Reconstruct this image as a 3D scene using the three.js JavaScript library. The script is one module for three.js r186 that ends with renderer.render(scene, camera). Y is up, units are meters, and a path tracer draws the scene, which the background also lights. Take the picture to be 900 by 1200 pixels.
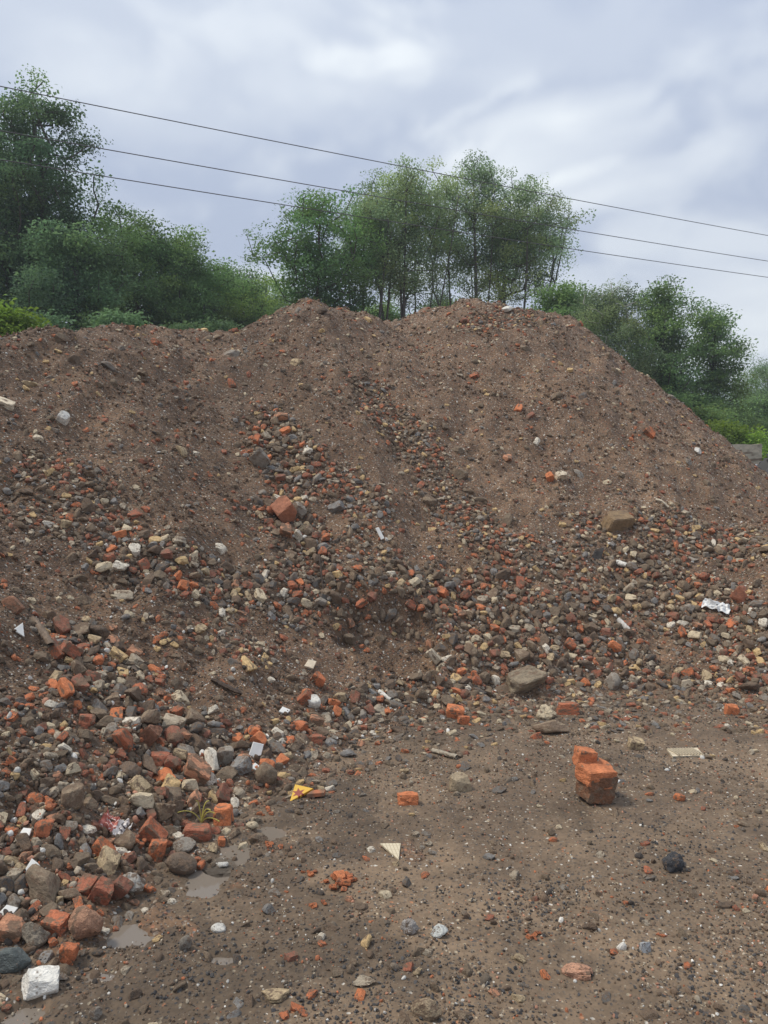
import * as THREE from 'three';
import { mergeGeometries, toCreasedNormals } from 'three/addons/utils/BufferGeometryUtils.js';

// ------------------------------------------------------------------ camera, sky, sun, exposure
const scene = new THREE.Scene();
const FOV = 67.3, PITCH = -2.54 * Math.PI / 180, EYE = 1.6;
const camera = new THREE.PerspectiveCamera(FOV, 0.75, 0.05, 2000);
camera.position.set(0, EYE, 0);
camera.rotation.set(PITCH, 0, 0);
camera.updateMatrixWorld(true);

const renderer = new THREE.WebGLRenderer({ antialias: true });
renderer.setSize(768, 1024);
renderer.toneMapping = THREE.LinearToneMapping;
renderer.toneMappingExposure = 1.68;
renderer.shadowMap.enabled = true;

const FPX = 600 / Math.tan(FOV * Math.PI / 360);           // focal length on the 900 x 1200 photograph
const dirOf = (px, py) => new THREE.Vector3((px - 450) / FPX, (600 - py) / FPX, -1).applyEuler(camera.rotation).normalize();
const atDepth = (px, py, d) => { const v = dirOf(px, py); return v.multiplyScalar(d / -v.z).add(camera.position); };

// seeded random and noise
function rng(seed) { let a = seed >>> 0; return () => { a = (a + 0x6D2B79F5) | 0; let t = Math.imul(a ^ (a >>> 15), 1 | a); t = (t + Math.imul(t ^ (t >>> 7), 61 | t)) ^ t; return ((t ^ (t >>> 14)) >>> 0) / 4294967296; }; }
const hash = (x, y, z) => { let h = Math.imul(x, 374761393) ^ Math.imul(y, 668265263) ^ Math.imul(z, 1274126177); h = Math.imul(h ^ (h >>> 13), 1274126177); h ^= h >>> 16; return (h >>> 0) / 4294967296; };
const sm = t => t * t * t * (t * (t * 6 - 15) + 10);
function vn3(x, y, z) {                                    // value noise, -1..1
  const i = Math.floor(x), j = Math.floor(y), k = Math.floor(z), u = sm(x - i), v = sm(y - j), w = sm(z - k);
  const L = (a, b, t) => a + (b - a) * t;
  return 2 * L(L(L(hash(i, j, k), hash(i + 1, j, k), u), L(hash(i, j + 1, k), hash(i + 1, j + 1, k), u), v), L(L(hash(i, j, k + 1), hash(i + 1, j, k + 1), u), L(hash(i, j + 1, k + 1), hash(i + 1, j + 1, k + 1), u), v), w) - 1;
}
function gn2(x, y, s = 0) {                                // gradient noise, about -1..1
  const i = Math.floor(x), j = Math.floor(y), fx = x - i, fy = y - j, u = sm(fx), v = sm(fy);
  const g = (a, b) => { const t = hash(i + a, j + b, s) * 6.2831853; return Math.cos(t) * (fx - a) + Math.sin(t) * (fy - b); };
  const a = g(0, 0), b = g(1, 0), c = g(0, 1), d = g(1, 1);
  return 1.5 * (a + (b - a) * u + ((c + (d - c) * u) - (a + (b - a) * u)) * v);
}
const fbm2 = (x, y, o, s = 0) => { let r = 0, a = .5, f = 1; for (let k = 0; k < o; k++) { r += a * gn2(x * f, y * f, s + k); a *= .5; f *= 2.03; } return r; };
const fbm3 = (x, y, z, o) => { let r = 0, a = .5, f = 1; for (let k = 0; k < o; k++) { r += a * vn3(x * f, y * f, z * f + k * 7); a *= .5; f *= 2.03; } return r; };
const clamp = (v, a = 0, b = 1) => Math.min(b, Math.max(a, v));
const ss = (a, b, x) => sm(clamp((x - a) / (b - a)));
const mix = (a, b, t) => a + (b - a) * t;

// one overcast sky: broken grey cloud with brighter patches
{
  const W = 1536, H = 768, data = new Float32Array(W * H * 4);
  const banks = [[640, 165, .13, .055, .75], [715, 222, .11, .032, .6], [560, 205, .10, .05, .4], [200, 60, .24, .10, .42], [885, 380, .11, .075, .6], [600, 45, .17, .05, .35], [340, 15, .13, .06, .45], [300, 322, .05, .02, .6], [470, 95, .12, .04, .25], [820, 420, .1, .05, .3]]
    .map(([px, py, w, h, s]) => ({ d: dirOf(px, py), w, h, s }));
  for (let j = 0; j < H; j++) for (let i = 0; i < W; i++) {
    const th = (j + .5) / H * Math.PI - Math.PI / 2, ph = ((i + .5) / W - .5) * 2 * Math.PI;
    const x = Math.cos(th) * Math.cos(ph), y = Math.sin(th), z = Math.cos(th) * Math.sin(ph);
    const k = 1.5 / (Math.max(y, 0) + .34), cx = x * k + 11.3, cz = z * k + 4.1;
    const wx = fbm3(cx * 1.1 + 3, y * 3, cz * 1.1, 4), wz = fbm3(cx * 1.1, y * 3 + 9, cz * 1.1 + 5, 4);
    const n = fbm3(cx * 1.9 + wx * 1.1, y * 6, cz * 1.9 + wz * 1.1, 6), n2 = fbm3(cx * .8 + wz, y * 2 + 20, cz * .8 + wx, 5), n3 = fbm3(x * 16 + wx * 3, y * 22, z * 16 + wz * 3, 5);
    let b = .70 * ss(-.34, .44, n * .75 + n2 * .5 + n3 * .34);
    for (const c of banks) {
      const dz = x * c.d.x + y * c.d.y + z * c.d.z; if (dz < .8) continue;
      const dx = (x * -c.d.z + z * c.d.x) + wx * .05, dy = (y - c.d.y) + wz * .03;
      const e = (dx / c.w) ** 2 + (dy / c.h) ** 2 * (dy < 0 ? 1.4 : 1) + n3 * 1.1 + n * .5;
      b += c.s * ss(1.25, -.1, e) * .8;
    }
    b = clamp(b, 0, 1.25);
    const q = (j * W + i) * 4, up = .92 + .3 * clamp(y);
    if (y > -.03) { data[q] = mix(.285, .485, b) * up; data[q + 1] = mix(.328, .52, b) * up; data[q + 2] = mix(.418, .56, b) * up; }
    else { data[q] = .10; data[q + 1] = .10; data[q + 2] = .085; }
    data[q + 3] = 1;
  }
  const t = new THREE.DataTexture(data, W, H, THREE.RGBAFormat, THREE.FloatType);
  t.mapping = THREE.EquirectangularReflectionMapping; t.magFilter = t.minFilter = THREE.LinearFilter; t.wrapS = THREE.RepeatWrapping; t.needsUpdate = true;
  scene.background = t; scene.environment = t;
}
const sun = new THREE.DirectionalLight(new THREE.Color(1, .92, .80), 1.5);
sun.position.set(-13, 22, -9); sun.target.position.set(0, 0, -8);
sun.castShadow = true; sun.shadow.radius = 20; sun.shadow.mapSize.set(2048, 2048);
Object.assign(sun.shadow.camera, { left: -40, right: 40, top: 40, bottom: -40, near: 1, far: 90 });
scene.add(sun, sun.target);

scene.fog = new THREE.FogExp2(new THREE.Color().setRGB(.80, .89, .98), .0019);   // damp air

// ------------------------------------------------------------------ the shape of the place
const seg2 = (x, z, a, b) => { const dx = b[0] - a[0], dz = b[1] - a[1], t = clamp(((x - a[0]) * dx + (z - a[1]) * dz) / (dx * dx + dz * dz + 1e-9)); return [Math.hypot(x - a[0] - dx * t, z - a[1] - dz * t), t]; };
// tipped cones and ridges: start, end, height at each, slope, roundness of the top
const RIDGES = [
  [[-3.135, -8.125], [-2.33, -8.649], 3.137, 2.612, 0.725, 0.254],
  [[-3.305, -7.548], [-4.993, -4.817], 3.039, 2.443, 0.839, 0.253],
  [[-4.89, -4.512], [-9.52, -6.242], 2.318, 2.114, 0.622, 0.509],
  [[-0.915, -10.164], [-0.446, -10.286], 3.927, 3.72, 0.839, 0.524],
  [[-1.221, -10.411], [-2.911, -8.695], 3.54, 3.375, 0.831, 0.326],
  [[1.324, -11.211], [0.815, -12.209], 4.227, 4.28, 0.84, 0.428],
  [[2.057, -10.993], [1.129, -11.481], 3.991, 3.415, 0.84, 0.25],
  [[1.212, -12.589], [-0.624, -10.66], 3.764, 3.982, 0.84, 0.252],
  [[1.617, -11.607], [4.231, -7.235], 1.157, 1.229, 0.623, 0.623],
  [[-3.068, -3.897], [-1.671, -5.199], -0.37, 0.646, 0.714, 0.541],
  [[2.30, -11.5], [2.55, -11.55], 4.12, 4.10, 0.95, 0.2],
];
const heapBase = (x, z) => {
  let e = 0; const k = 7;
  for (const [a, b, h0, h1, s, r] of RIDGES) {
    const [d, t] = seg2(x, z, a, b);
    e += Math.exp(k * (mix(h0, h1, t) - s * (Math.sqrt(d * d + r * r) - r)));
  }
  const u = Math.log(e) / k, q = .1;
  return q * Math.log(1 + Math.exp(Math.min(60, u / q))) - .05;
};
let HOLLOW = null;
function heapH(x, z, fine = true) {
  const b = heapBase(x, z);
  const w = ss(.0, .6, b);
  let h = b + (.09 * fbm2(x * .9, z * .7, 2, 3) + .055 * gn2(x * 2.6 + z * .5, z * 1.3, 11) - .02) * (.3 + .7 * w);
  if (HOLLOW) { const dx = (x - HOLLOW.x) / .42, dz = (z - HOLLOW.z) / .26, r = dx * dx + dz * dz; if (r < 4) h -= .24 * ss(1.35, .45, r + .4 * gn2(x * 6, z * 6, 5)); }
  h += .022 * gn2(x * 6.5 + 1.5 * gn2(x, z, 25), z * 1.4, 27) + .044 * gn2(x * 5.1, z * 4.2, 21) + .024 * Math.max(0, gn2(x * 9.3, z * 8.7, 23));
  if (fine) h += .014 * gn2(x * 17, z * 16, 31) + .010 * Math.abs(gn2(x * 31, z * 29, 33)) + .006 * gn2(x * 55, z * 52, 35);
  return h;
}
const PUDDLES = [];
function groundH(x, z, fine = true) {
  const far = ss(30, 9, Math.hypot(x, z));
  let h = far * (.022 * fbm2(x * 1.1, z * 1.1, 2, 51) + .009 * gn2(x * 4.2, z * 4.2, 53));
  if (fine && far > .5) h += .0045 * gn2(x * 13, z * 13, 55) + .004 * Math.max(0, gn2(x * 27, z * 27, 57)) + .002 * gn2(x * 55, z * 55, 58);
  for (const p of PUDDLES) { const dx = x - p.x, dz = z - p.z, c = Math.cos(p.a), s = Math.sin(p.a), u = (dx * c + dz * s) / p.rx, v = (-dx * s + dz * c) / p.rz; let r = u * u + v * v; if (r < 6) { r += 1.1 * gn2(x * 8, z * 8, 59) + .7 * gn2(x * 19, z * 19, 60); const f = ss(3.2, .5, r); h = mix(h, h * .45 - .019, f); } }
  return h;
}
const surf = (x, z, fine = true) => Math.max(heapH(x, z, fine), groundH(x, z, fine));
function nrm(x, z, e = .05) { return new THREE.Vector3(surf(x - e, z, false) - surf(x + e, z, false), 2 * e, surf(x, z - e, false) - surf(x, z + e, false)).normalize(); }
function at(px, py) {                                      // where the sight line of the photograph meets the ground or the heap
  const v = dirOf(px, py), o = camera.position; let t = .8, dt = .05;
  for (; t < 60; t += dt) { if (o.y + v.y * t < surf(o.x + v.x * t, o.z + v.z * t, false)) break; }
  let a = t - dt, b = t; for (let k = 0; k < 12; k++) { const m = (a + b) / 2; if (o.y + v.y * m < surf(o.x + v.x * m, o.z + v.z * m, false)) b = m; else a = m; }
  return new THREE.Vector3(o.x + v.x * b, o.y + v.y * b, o.z + v.z * b);
}
const mpp = p => -p.z / FPX;                               // metres for one pixel of the photograph at p
{ const p = at(462, 752); HOLLOW = { x: p.x, z: p.z - .05 }; }
for (const [px, py, w, h, a] of [[243, 1030, 34, 30, .2], [272, 1000, 36, 24, .3], [314, 975, 32, 15, 0], [150, 1096, 52, 26, .1], [112, 1136, 46, 24, .2], [30, 1185, 50, 22, 0], [262, 1120, 30, 10, 0]]) {
  const p = at(px, py), m = mpp(p); PUDDLES.push({ x: p.x, z: p.z, rx: w * m * .5, rz: h * m * .5 * (-p.z / EYE), a });
}

// ------------------------------------------------------------------ textures
function perNoise(N, cells, seed) {                        // tiling value noise
  const g = new Float32Array(cells * cells), r = rng(seed); for (let k = 0; k < g.length; k++) g[k] = r() * 2 - 1;
  return (i, j) => { const x = i / N * cells, y = j / N * cells, a = Math.floor(x), b = Math.floor(y), u = sm(x - a), v = sm(y - b), a1 = (a + 1) % cells, b1 = (b + 1) % cells; return mix(mix(g[(b % cells) * cells + a % cells], g[(b % cells) * cells + a1], u), mix(g[b1 * cells + a % cells], g[b1 * cells + a1], u), v); };
}
function dataTex(arr, N, srgb) { const t = new THREE.DataTexture(arr, N, N, THREE.RGBAFormat); t.wrapS = t.wrapT = THREE.RepeatWrapping; t.magFilter = THREE.LinearFilter; t.minFilter = THREE.LinearMipmapLinearFilter; t.generateMipmaps = true; if (srgb) t.colorSpace = THREE.SRGBColorSpace; t.needsUpdate = true; return t; }
const toS = v => { v = clamp(v); return Math.round(255 * (v <= .0031308 ? v * 12.92 : 1.055 * Math.pow(v, 1 / 2.4) - .055)); };
function soilTextures(N, seed, base, alt, grains, count, rmax) {
  const col = new Float32Array(N * N * 3), hgt = new Float32Array(N * N), r = rng(seed);
  const lv = [[12, .30], [37, .28], [101, .25], [256, .28], [512, .30]].map(([c, a], k) => [perNoise(N, c, seed + k), a]);
  const pm = perNoise(N, 9, seed + 20), pm2 = perNoise(N, 33, seed + 21);
  for (let j = 0; j < N; j++) for (let i = 0; i < N; i++) {
    let n = 0; for (const [f, a] of lv) n += a * f(i, j);
    const m = ss(-.5, .6, pm(i, j) + .5 * pm2(i, j)), q = j * N + i, g = 1 + .42 * n;
    for (let c = 0; c < 3; c++) col[q * 3 + c] = mix(base[c], alt[c], m) * g;
    hgt[q] = .4 + .25 * n;
  }
  for (let k = 0; k < count; k++) {
    const cx = r() * N, cy = r() * N, rad = .6 + rmax * Math.pow(r(), 3.2), asp = .6 + .4 * r(), th = r() * 3.14, ct = Math.cos(th), st = Math.sin(th);
    let t = r(), gi = 0; while (gi < grains.length - 1 && t > grains[gi][0]) { t -= grains[gi][0]; gi++; }
    const c = grains[gi][1], v = .75 + .5 * r(), R = Math.ceil(rad);
    for (let y = -R; y <= R; y++) for (let x = -R; x <= R; x++) {
      const u = (x * ct + y * st) / rad, w = (-x * st + y * ct) / (rad * asp), d = u * u + w * w; if (d > 1) continue;
      const q = (((Math.floor(cy) + y + N) % N) * N + (Math.floor(cx) + x + N) % N);
      for (let e = 0; e < 3; e++) col[q * 3 + e] = mix(col[q * 3 + e], c[e] * v, .85);
      hgt[q] = Math.max(hgt[q], .45 + .5 * (1 - d) * Math.min(1, rad / 3));
    }
  }
  const a = new Uint8Array(N * N * 4), b = new Uint8Array(N * N * 4);
  for (let q = 0; q < N * N; q++) { for (let c = 0; c < 3; c++) { a[q * 4 + c] = toS(col[q * 3 + c]); b[q * 4 + c] = Math.round(255 * clamp(hgt[q])); } a[q * 4 + 3] = b[q * 4 + 3] = 255; }
  return [dataTex(a, N, true), dataTex(b, N, false)];
}
const GRAINS = [[.42, [.145, .10, .073]], [.18, [.215, .17, .13]], [.12, [.075, .068, .064]], [.09, [.33, .15, .085]], [.12, [.42, .34, .25]], [.07, [.62, .58, .50]]];
const [heapMap, heapBump] = soilTextures(2048, 11, [.176, .108, .062], [.142, .086, .050], GRAINS, 190000, 4);
const [mudMap, mudBump] = soilTextures(2048, 77, [.186, .129, .081], [.146, .100, .063], [[.40, [.15, .11, .078]], [.20, [.22, .175, .13]], [.24, [.075, .066, .06]], [.04, [.40, .18, .09]], [.08, [.44, .36, .25]], [.04, [.65, .6, .52]]], 140000, 3);
// stone: a base colour with its own grain and crusts of dried soil
function stoneTex(base, seed, dirt, speck = .25, veins = 0) {
  const N = 128, a = new Uint8Array(N * N * 4);
  const f = [perNoise(N, 4, seed), perNoise(N, 11, seed + 1), perNoise(N, 29, seed + 2), perNoise(N, 64, seed + 3)], d1 = perNoise(N, 5, seed + 4), d2 = perNoise(N, 17, seed + 5);
  for (let j = 0; j < N; j++) for (let i = 0; i < N; i++) {
    const n = .3 * f[0](i, j) + .3 * f[1](i, j) + .25 * f[2](i, j), s = f[3](i, j), g = 1 + n * .5 + s * speck;
    const m = clamp(ss(1 - 2 * dirt - .35, 1 - 2 * dirt + .35, d1(i, j) * .8 + d2(i, j) * .6 + .15 * s)) * .88, q = (j * N + i) * 4;
    const v = veins && Math.abs(f[1](i, j)) < .07 ? veins : 0, soil = [.17, .114, .074];
    for (let c = 0; c < 3; c++) a[q + c] = toS(mix(base[c] * g + v, soil[c] * (1 + .3 * s), m));
    a[q + 3] = 255;
  }
  return dataTex(a, N, true);
}
const stoneBump = (() => { const N = 256, a = new Uint8Array(N * N * 4), f = [9, 31, 90].map((c, k) => perNoise(N, c, 400 + k)); for (let q = 0; q < N * N; q++) { const i = q % N, j = (q / N) | 0, v = 128 + 60 * (.5 * f[0](i, j) + .6 * f[1](i, j) + .6 * f[2](i, j)); a[q * 4] = a[q * 4 + 1] = a[q * 4 + 2] = v; a[q * 4 + 3] = 255; } return dataTex(a, N, false); })();
const M = (map, rough = .92, extra = {}) => new THREE.MeshStandardMaterial({ map, roughness: rough, bumpMap: stoneBump, bumpScale: .006, ...extra });
const plain = (r, g, b, rough = .85, extra = {}) => new THREE.MeshStandardMaterial({ color: new THREE.Color().setRGB(r, g, b), roughness: rough, ...extra });
const PAL = {
  brick: [[.53, .172, .074, .38], [.45, .148, .072, .5], [.36, .128, .072, .55], [.48, .23, .13, .52], [.27, .112, .07, .55], [.58, .195, .08, .26]].map(([r, g, b, d], k) => M(stoneTex([r, g, b], 500 + k * 9, d, .22))),
  grey: [[.20, .176, .148, .42], [.14, .126, .11, .4], [.28, .245, .20, .42], [.10, .09, .08, .4], [.24, .228, .21, .28]].map(([r, g, b, d], k) => M(stoneTex([r, g, b], 600 + k * 9, d, .18))),
  brown: [[.20, .15, .10, .45], [.165, .118, .08, .45], [.26, .195, .13, .45], [.13, .095, .068, .4]].map(([r, g, b, d], k) => M(stoneTex([r, g, b], 700 + k * 9, d, .25))),
  pale: [[.56, .46, .31, .28], [.46, .35, .21, .34], [.56, .39, .19, .24], [.68, .61, .49, .2], [.42, .35, .255, .36]].map(([r, g, b, d], k) => M(stoneTex([r, g, b], 800 + k * 9, d, .18))),
};
const WHITE = M(stoneTex([.80, .765, .68], 900, .03, .06), .8), GLAZE = M(stoneTex([.78, .765, .71], 903, .07, .05), .35, { bumpScale: .001 }), CREAM = M(stoneTex([.66, .56, .41], 907, .22, .12), .85);
const CONCRETE = M(stoneTex([.27, .215, .145], 911, .34, .2)), TIMBER = M(stoneTex([.20, .15, .105], 915, .4, .3)), DARKWOOD = M(stoneTex([.085, .06, .045], 917, .3, .3));

// ------------------------------------------------------------------ helpers for things
const taken = new Map();
const numbered = n => { const k = taken.get(n) || 0; taken.set(n, k + 1); return k ? `${n}_${String(k).padStart(3, '0')}` : n; };
function shadow(o) { o.castShadow = true; o.receiveShadow = true; return o; }
function mesh(name, g, m, parent) { const o = shadow(new THREE.Mesh(g, m)); o.name = parent && parent !== scene ? name : numbered(name); (parent || scene).add(o); return o; }
function tag(o, label, category, group, kind) { o.userData.label = label; if (category) o.userData.category = category; if (group) o.userData.group = group; if (kind) o.userData.kind = kind; return o; }
function group(name, p) { const g = new THREE.Group(); g.name = numbered(name); if (p) g.position.copy(p); scene.add(g); return g; }

function sheet(xs, zs, height, colour, keep, uvs) {
  const nx = xs.length, nz = zs.length, P = new Float32Array(nx * nz * 3), C = new Float32Array(nx * nz * 3), U = new Float32Array(nx * nz * 2), K = new Uint8Array(nx * nz), I = [];
  for (let j = 0; j < nz; j++) for (let i = 0; i < nx; i++) {
    const q = j * nx + i, x = xs[i], z = zs[j], y = height(x, z); P.set([x, y, z], q * 3); C.set(colour(x, z, y), q * 3); U.set(uvs(x, z, y), q * 2); K[q] = keep ? (keep(x, z, y) ? 1 : 0) : 1;
  }
  for (let j = 0; j < nz - 1; j++) for (let i = 0; i < nx - 1; i++) { const a = j * nx + i, b = a + 1, c = a + nx, d = c + 1; if (K[a] + K[b] + K[c] + K[d] === 0) continue; I.push(a, b, c, b, d, c); }
  const g = new THREE.BufferGeometry(); g.setAttribute('position', new THREE.BufferAttribute(P, 3)); g.setAttribute('color', new THREE.BufferAttribute(C, 3)); g.setAttribute('uv', new THREE.BufferAttribute(U, 2)); g.setIndex(I); g.computeVertexNormals(); return g;
}
function steps(a, b, s, outA, outB, grow = 1.25) { const r = []; for (let v = a; v <= b + 1e-6; v += s) r.push(v); let d = s, v = r[r.length - 1]; while (v < outB) { d *= grow; v += d; r.push(v); } d = s; v = a; while (v > outA) { d *= grow; v -= d; r.unshift(v); } return r; }

// ------------------------------------------------------------------ ground, puddles and the heap
{
  const xs = steps(-3.4, 4.6, .022, -600, 600, 1.22), zs = steps(-7.2, -1.1, .022, -900, 60, 1.22);
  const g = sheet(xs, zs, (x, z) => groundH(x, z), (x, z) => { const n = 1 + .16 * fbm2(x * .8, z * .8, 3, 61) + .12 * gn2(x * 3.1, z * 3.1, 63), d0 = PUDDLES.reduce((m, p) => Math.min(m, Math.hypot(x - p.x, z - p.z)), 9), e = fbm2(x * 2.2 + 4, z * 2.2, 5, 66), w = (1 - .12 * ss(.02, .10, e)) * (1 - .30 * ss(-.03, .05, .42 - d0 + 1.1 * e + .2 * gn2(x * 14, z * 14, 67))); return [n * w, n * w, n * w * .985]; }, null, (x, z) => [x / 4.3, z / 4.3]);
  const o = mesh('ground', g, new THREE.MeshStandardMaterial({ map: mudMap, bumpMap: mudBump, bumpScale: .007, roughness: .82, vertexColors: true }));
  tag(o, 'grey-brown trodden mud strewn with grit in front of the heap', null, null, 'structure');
}
{
  const xs = steps(-4.6, 6.0, .025, -14, 11.5, 1.16), zs = steps(-12.0, -1.9, .025, -20, -1.2, 1.16);
  const g = sheet(xs, zs, (x, z) => heapH(x, z), (x, z, y) => {
    const n = mix(.84, 1.08, ss(-2.2, .8, x + .5 * fbm2(x * .6, z * .6, 3, 77))) + .20 * fbm2(x * .7, z * .5, 3, 71) + .14 * gn2(x * 2.4, z * 1.6, 73), t = ss(.05, .5, fbm2(x * .55 + 7, z * .4, 3, 75)) * .16;
    return [n * (1 + t), n * (1 + t * 1.05), n * (1 + t)];
  }, (x, z, y) => y > groundH(x, z, false) - .05, (x, z, y) => [x / 4.1, (z - y * .55) / 4.1]);
  const o = mesh('rubble_heap', g, new THREE.MeshStandardMaterial({ map: heapMap, bumpMap: heapBump, bumpScale: .012, roughness: .95, vertexColors: true }));
  tag(o, 'tall brown heap of soil and crushed rubble with three rounded tops', 'rubble heap');
}
{
  const water = new THREE.MeshPhysicalMaterial({ color: new THREE.Color().setRGB(.20, .168, .135), roughness: .02, ior: 1.33 });
  const places = ['puddle of muddy water beside the brown boulder at the stones', 'muddy puddle above the larger one, with a white pebble beside it', 'small shallow puddle below the round cream stone', 'puddle of muddy water in front of the large pinkish rock', 'puddle beside the white broken rock, reflecting the sky', 'shallow puddle at the bottom edge below the white rock', 'tiny wet film of water on the open mud'];
  PUDDLES.forEach((p, k) => {
    const s = new THREE.Shape(), n = 40; for (let i = 0; i < n; i++) { const t = i / n * 6.2832, r = 1.95 + .15 * gn2(Math.cos(t) * 2 + k * 9, Math.sin(t) * 2, 81); const u = Math.cos(t) * p.rx * r, v = Math.sin(t) * p.rz * r, X = u * Math.cos(p.a) - v * Math.sin(p.a), Y = u * Math.sin(p.a) + v * Math.cos(p.a); i ? s.lineTo(X, -Y) : s.moveTo(X, -Y); }
    const g = new THREE.ShapeGeometry(s); g.rotateX(-Math.PI / 2);
    const o = mesh('puddle', g, water); o.position.set(p.x, -.0125, p.z); o.castShadow = false; tag(o, places[k], null, 'puddles at the toe of the heap', 'structure');
  });
}

// ------------------------------------------------------------------ stone shapes: a ball clipped by planes, so faces are flat and edges worn
function rockGeo(seed, { detail = 5, box = null, cuts = 9, lo = .55, hi = .92, rough = .035, soft = .0 } = {}) {
  const r = rng(seed), g = new THREE.IcosahedronGeometry(1, detail), p = g.attributes.position, pl = [];
  const add = (n, d) => pl.push([n.normalize(), d]);
  if (box) for (const [x, y, z] of [[1, 0, 0], [-1, 0, 0], [0, 1, 0], [0, -1, 0], [0, 0, 1], [0, 0, -1]]) add(new THREE.Vector3(x + (r() - .5) * box, y + (r() - .5) * box, z + (r() - .5) * box), .56 + .08 * r());
  for (let k = 0; k < cuts; k++) add(new THREE.Vector3(r() * 2 - 1, r() * 2 - 1, r() * 2 - 1), lo + (hi - lo) * r());
  const v = new THREE.Vector3();
  for (let i = 0; i < p.count; i++) {
    v.fromBufferAttribute(p, i).normalize(); let t = 1; for (const [n, d] of pl) { const c = v.dot(n); if (c > 1e-4) t = Math.min(t, d / c); }
    t = mix(t, .8, soft);
    const nn = fbm3(v.x * 2.3 + seed, v.y * 2.3, v.z * 2.3, 4) * rough * 2; v.multiplyScalar(t * (1 + nn)); p.setXYZ(i, v.x, v.y, v.z);
  }
  const c = toCreasedNormals(g, .42), P = c.attributes.position, N = c.attributes.normal, U = new Float32Array(P.count * 2);
  for (let f = 0; f < P.count; f += 3) {
    const a = Math.abs(N.getX(f)), b = Math.abs(N.getY(f)), d = Math.abs(N.getZ(f));
    for (let k = f; k < f + 3; k++) { const X = P.getX(k), Y = P.getY(k), Z = P.getZ(k); U.set(a > b && a > d ? [Y, Z] : b > d ? [X, Z] : [X, Y], k * 2); }
  }
  for (let k = 0; k < U.length; k++) U[k] = U[k] * .45 + (seed % 7) * .13;
  c.setAttribute('uv', new THREE.BufferAttribute(U, 2)); c.computeBoundingSphere(); return c;
}
const VAR = { brick: [], grey: [], brown: [], pale: [] }, LOW = { brick: [], grey: [], brown: [], pale: [] };
for (let k = 0; k < 9; k++) {
  const opt = { brick: { box: .6, cuts: 7, lo: .5, hi: .85, rough: .065, soft: .06 }, grey: { cuts: 9, lo: .38, hi: .8, rough: .03 }, brown: { cuts: 9, lo: .42, hi: .88, rough: .06 }, pale: { box: .8, cuts: 7, lo: .45, hi: .85, rough: .06 } };
  for (const q in opt) { VAR[q].push(rockGeo(1000 + k * 17 + q.length * 131 + q.charCodeAt(0), { ...opt[q], ...(q === 'brick' && k % 2 ? { box: .25, cuts: 3, lo: .62, rough: .03, soft: 0 } : {}), detail: 6 })); if (k < 3) LOW[q].push(rockGeo(3000 + k * 17 + q.length * 131, { ...opt[q], detail: 3 })); }
}
const spots = [];                                          // every stone that lies on the surface, to keep them apart
const cell = .12, cells = new Map(), ck = (x, z) => Math.floor(x / cell) * 10007 + Math.floor(z / cell);
function clear(x, z, r) { const n = Math.ceil((r + .22) / cell); for (let i = -n; i <= n; i++) for (let j = -n; j <= n; j++) { const l = cells.get(ck(x + i * cell, z + j * cell)); if (l) for (const s of l) if ((s.x - x) ** 2 + (s.z - z) ** 2 < ((s.r + r) * .93) ** 2) return false; } return true; }
function occupy(x, z, r) { const s = { x, z, r }, k = ck(x, z); if (!cells.has(k)) cells.set(k, []); cells.get(k).push(s); spots.push(s); }

// ------------------------------------------------------------------ the things that stand out
const LANDMARKS = [];
const UP = new THREE.Vector3(0, 1, 0);
function settle(o, px, py, { yaw = 0, lean = 0, roll = 0, sink = 0, h = .05, r = .08, follow = 1 } = {}) {   // base at the surface under the pixel, leaned to its slope
  const p = at(px, py), n = nrm(p.x, p.z).lerp(UP, 1 - follow).normalize();
  const q = new THREE.Quaternion().setFromUnitVectors(UP, n).multiply(new THREE.Quaternion().setFromEuler(new THREE.Euler(lean, yaw, roll, 'YXZ')));
  o.quaternion.copy(q); o.position.set(p.x, surf(p.x, p.z, false), p.z).addScaledVector(n, h - sink); occupy(p.x, p.z, r); return p;
}
const FRACT = 'large fragments lying on the heap and the mud';
function rock(name, label, category, px, py, [w, h, d], mat, opt = {}, where = {}) {   // width, height, depth in pixels of the photograph
  const p = at(px, py), m = mpp(p), g = rockGeo(opt.seed || Math.round(px * 7 + py), { detail: 7, ...opt });
  g.computeBoundingBox(); const s = g.boundingBox.getSize(new THREE.Vector3()), c = g.boundingBox.getCenter(new THREE.Vector3());
  g.translate(-c.x, -c.y, -c.z); g.scale(w * m / s.x, h * m / s.y, d * m / s.z); g.computeVertexNormals();
  const o = mesh(name, g, mat); settle(o, px, py + h * .3, { h: h * m * .5, sink: h * m * .2, r: Math.max(w, d) * m * .5, ...where }); tag(o, label, category, FRACT);
  LANDMARKS.push([o.position, where.short]); return o;
}
const BR = { box: .3, cuts: 3, lo: .65, hi: .95, rough: .05 }, GR = { cuts: 10, lo: .5, hi: .9, rough: .05 }, B = PAL.brick, G = PAL.grey, N_ = PAL.brown, L = PAL.pale;
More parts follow.
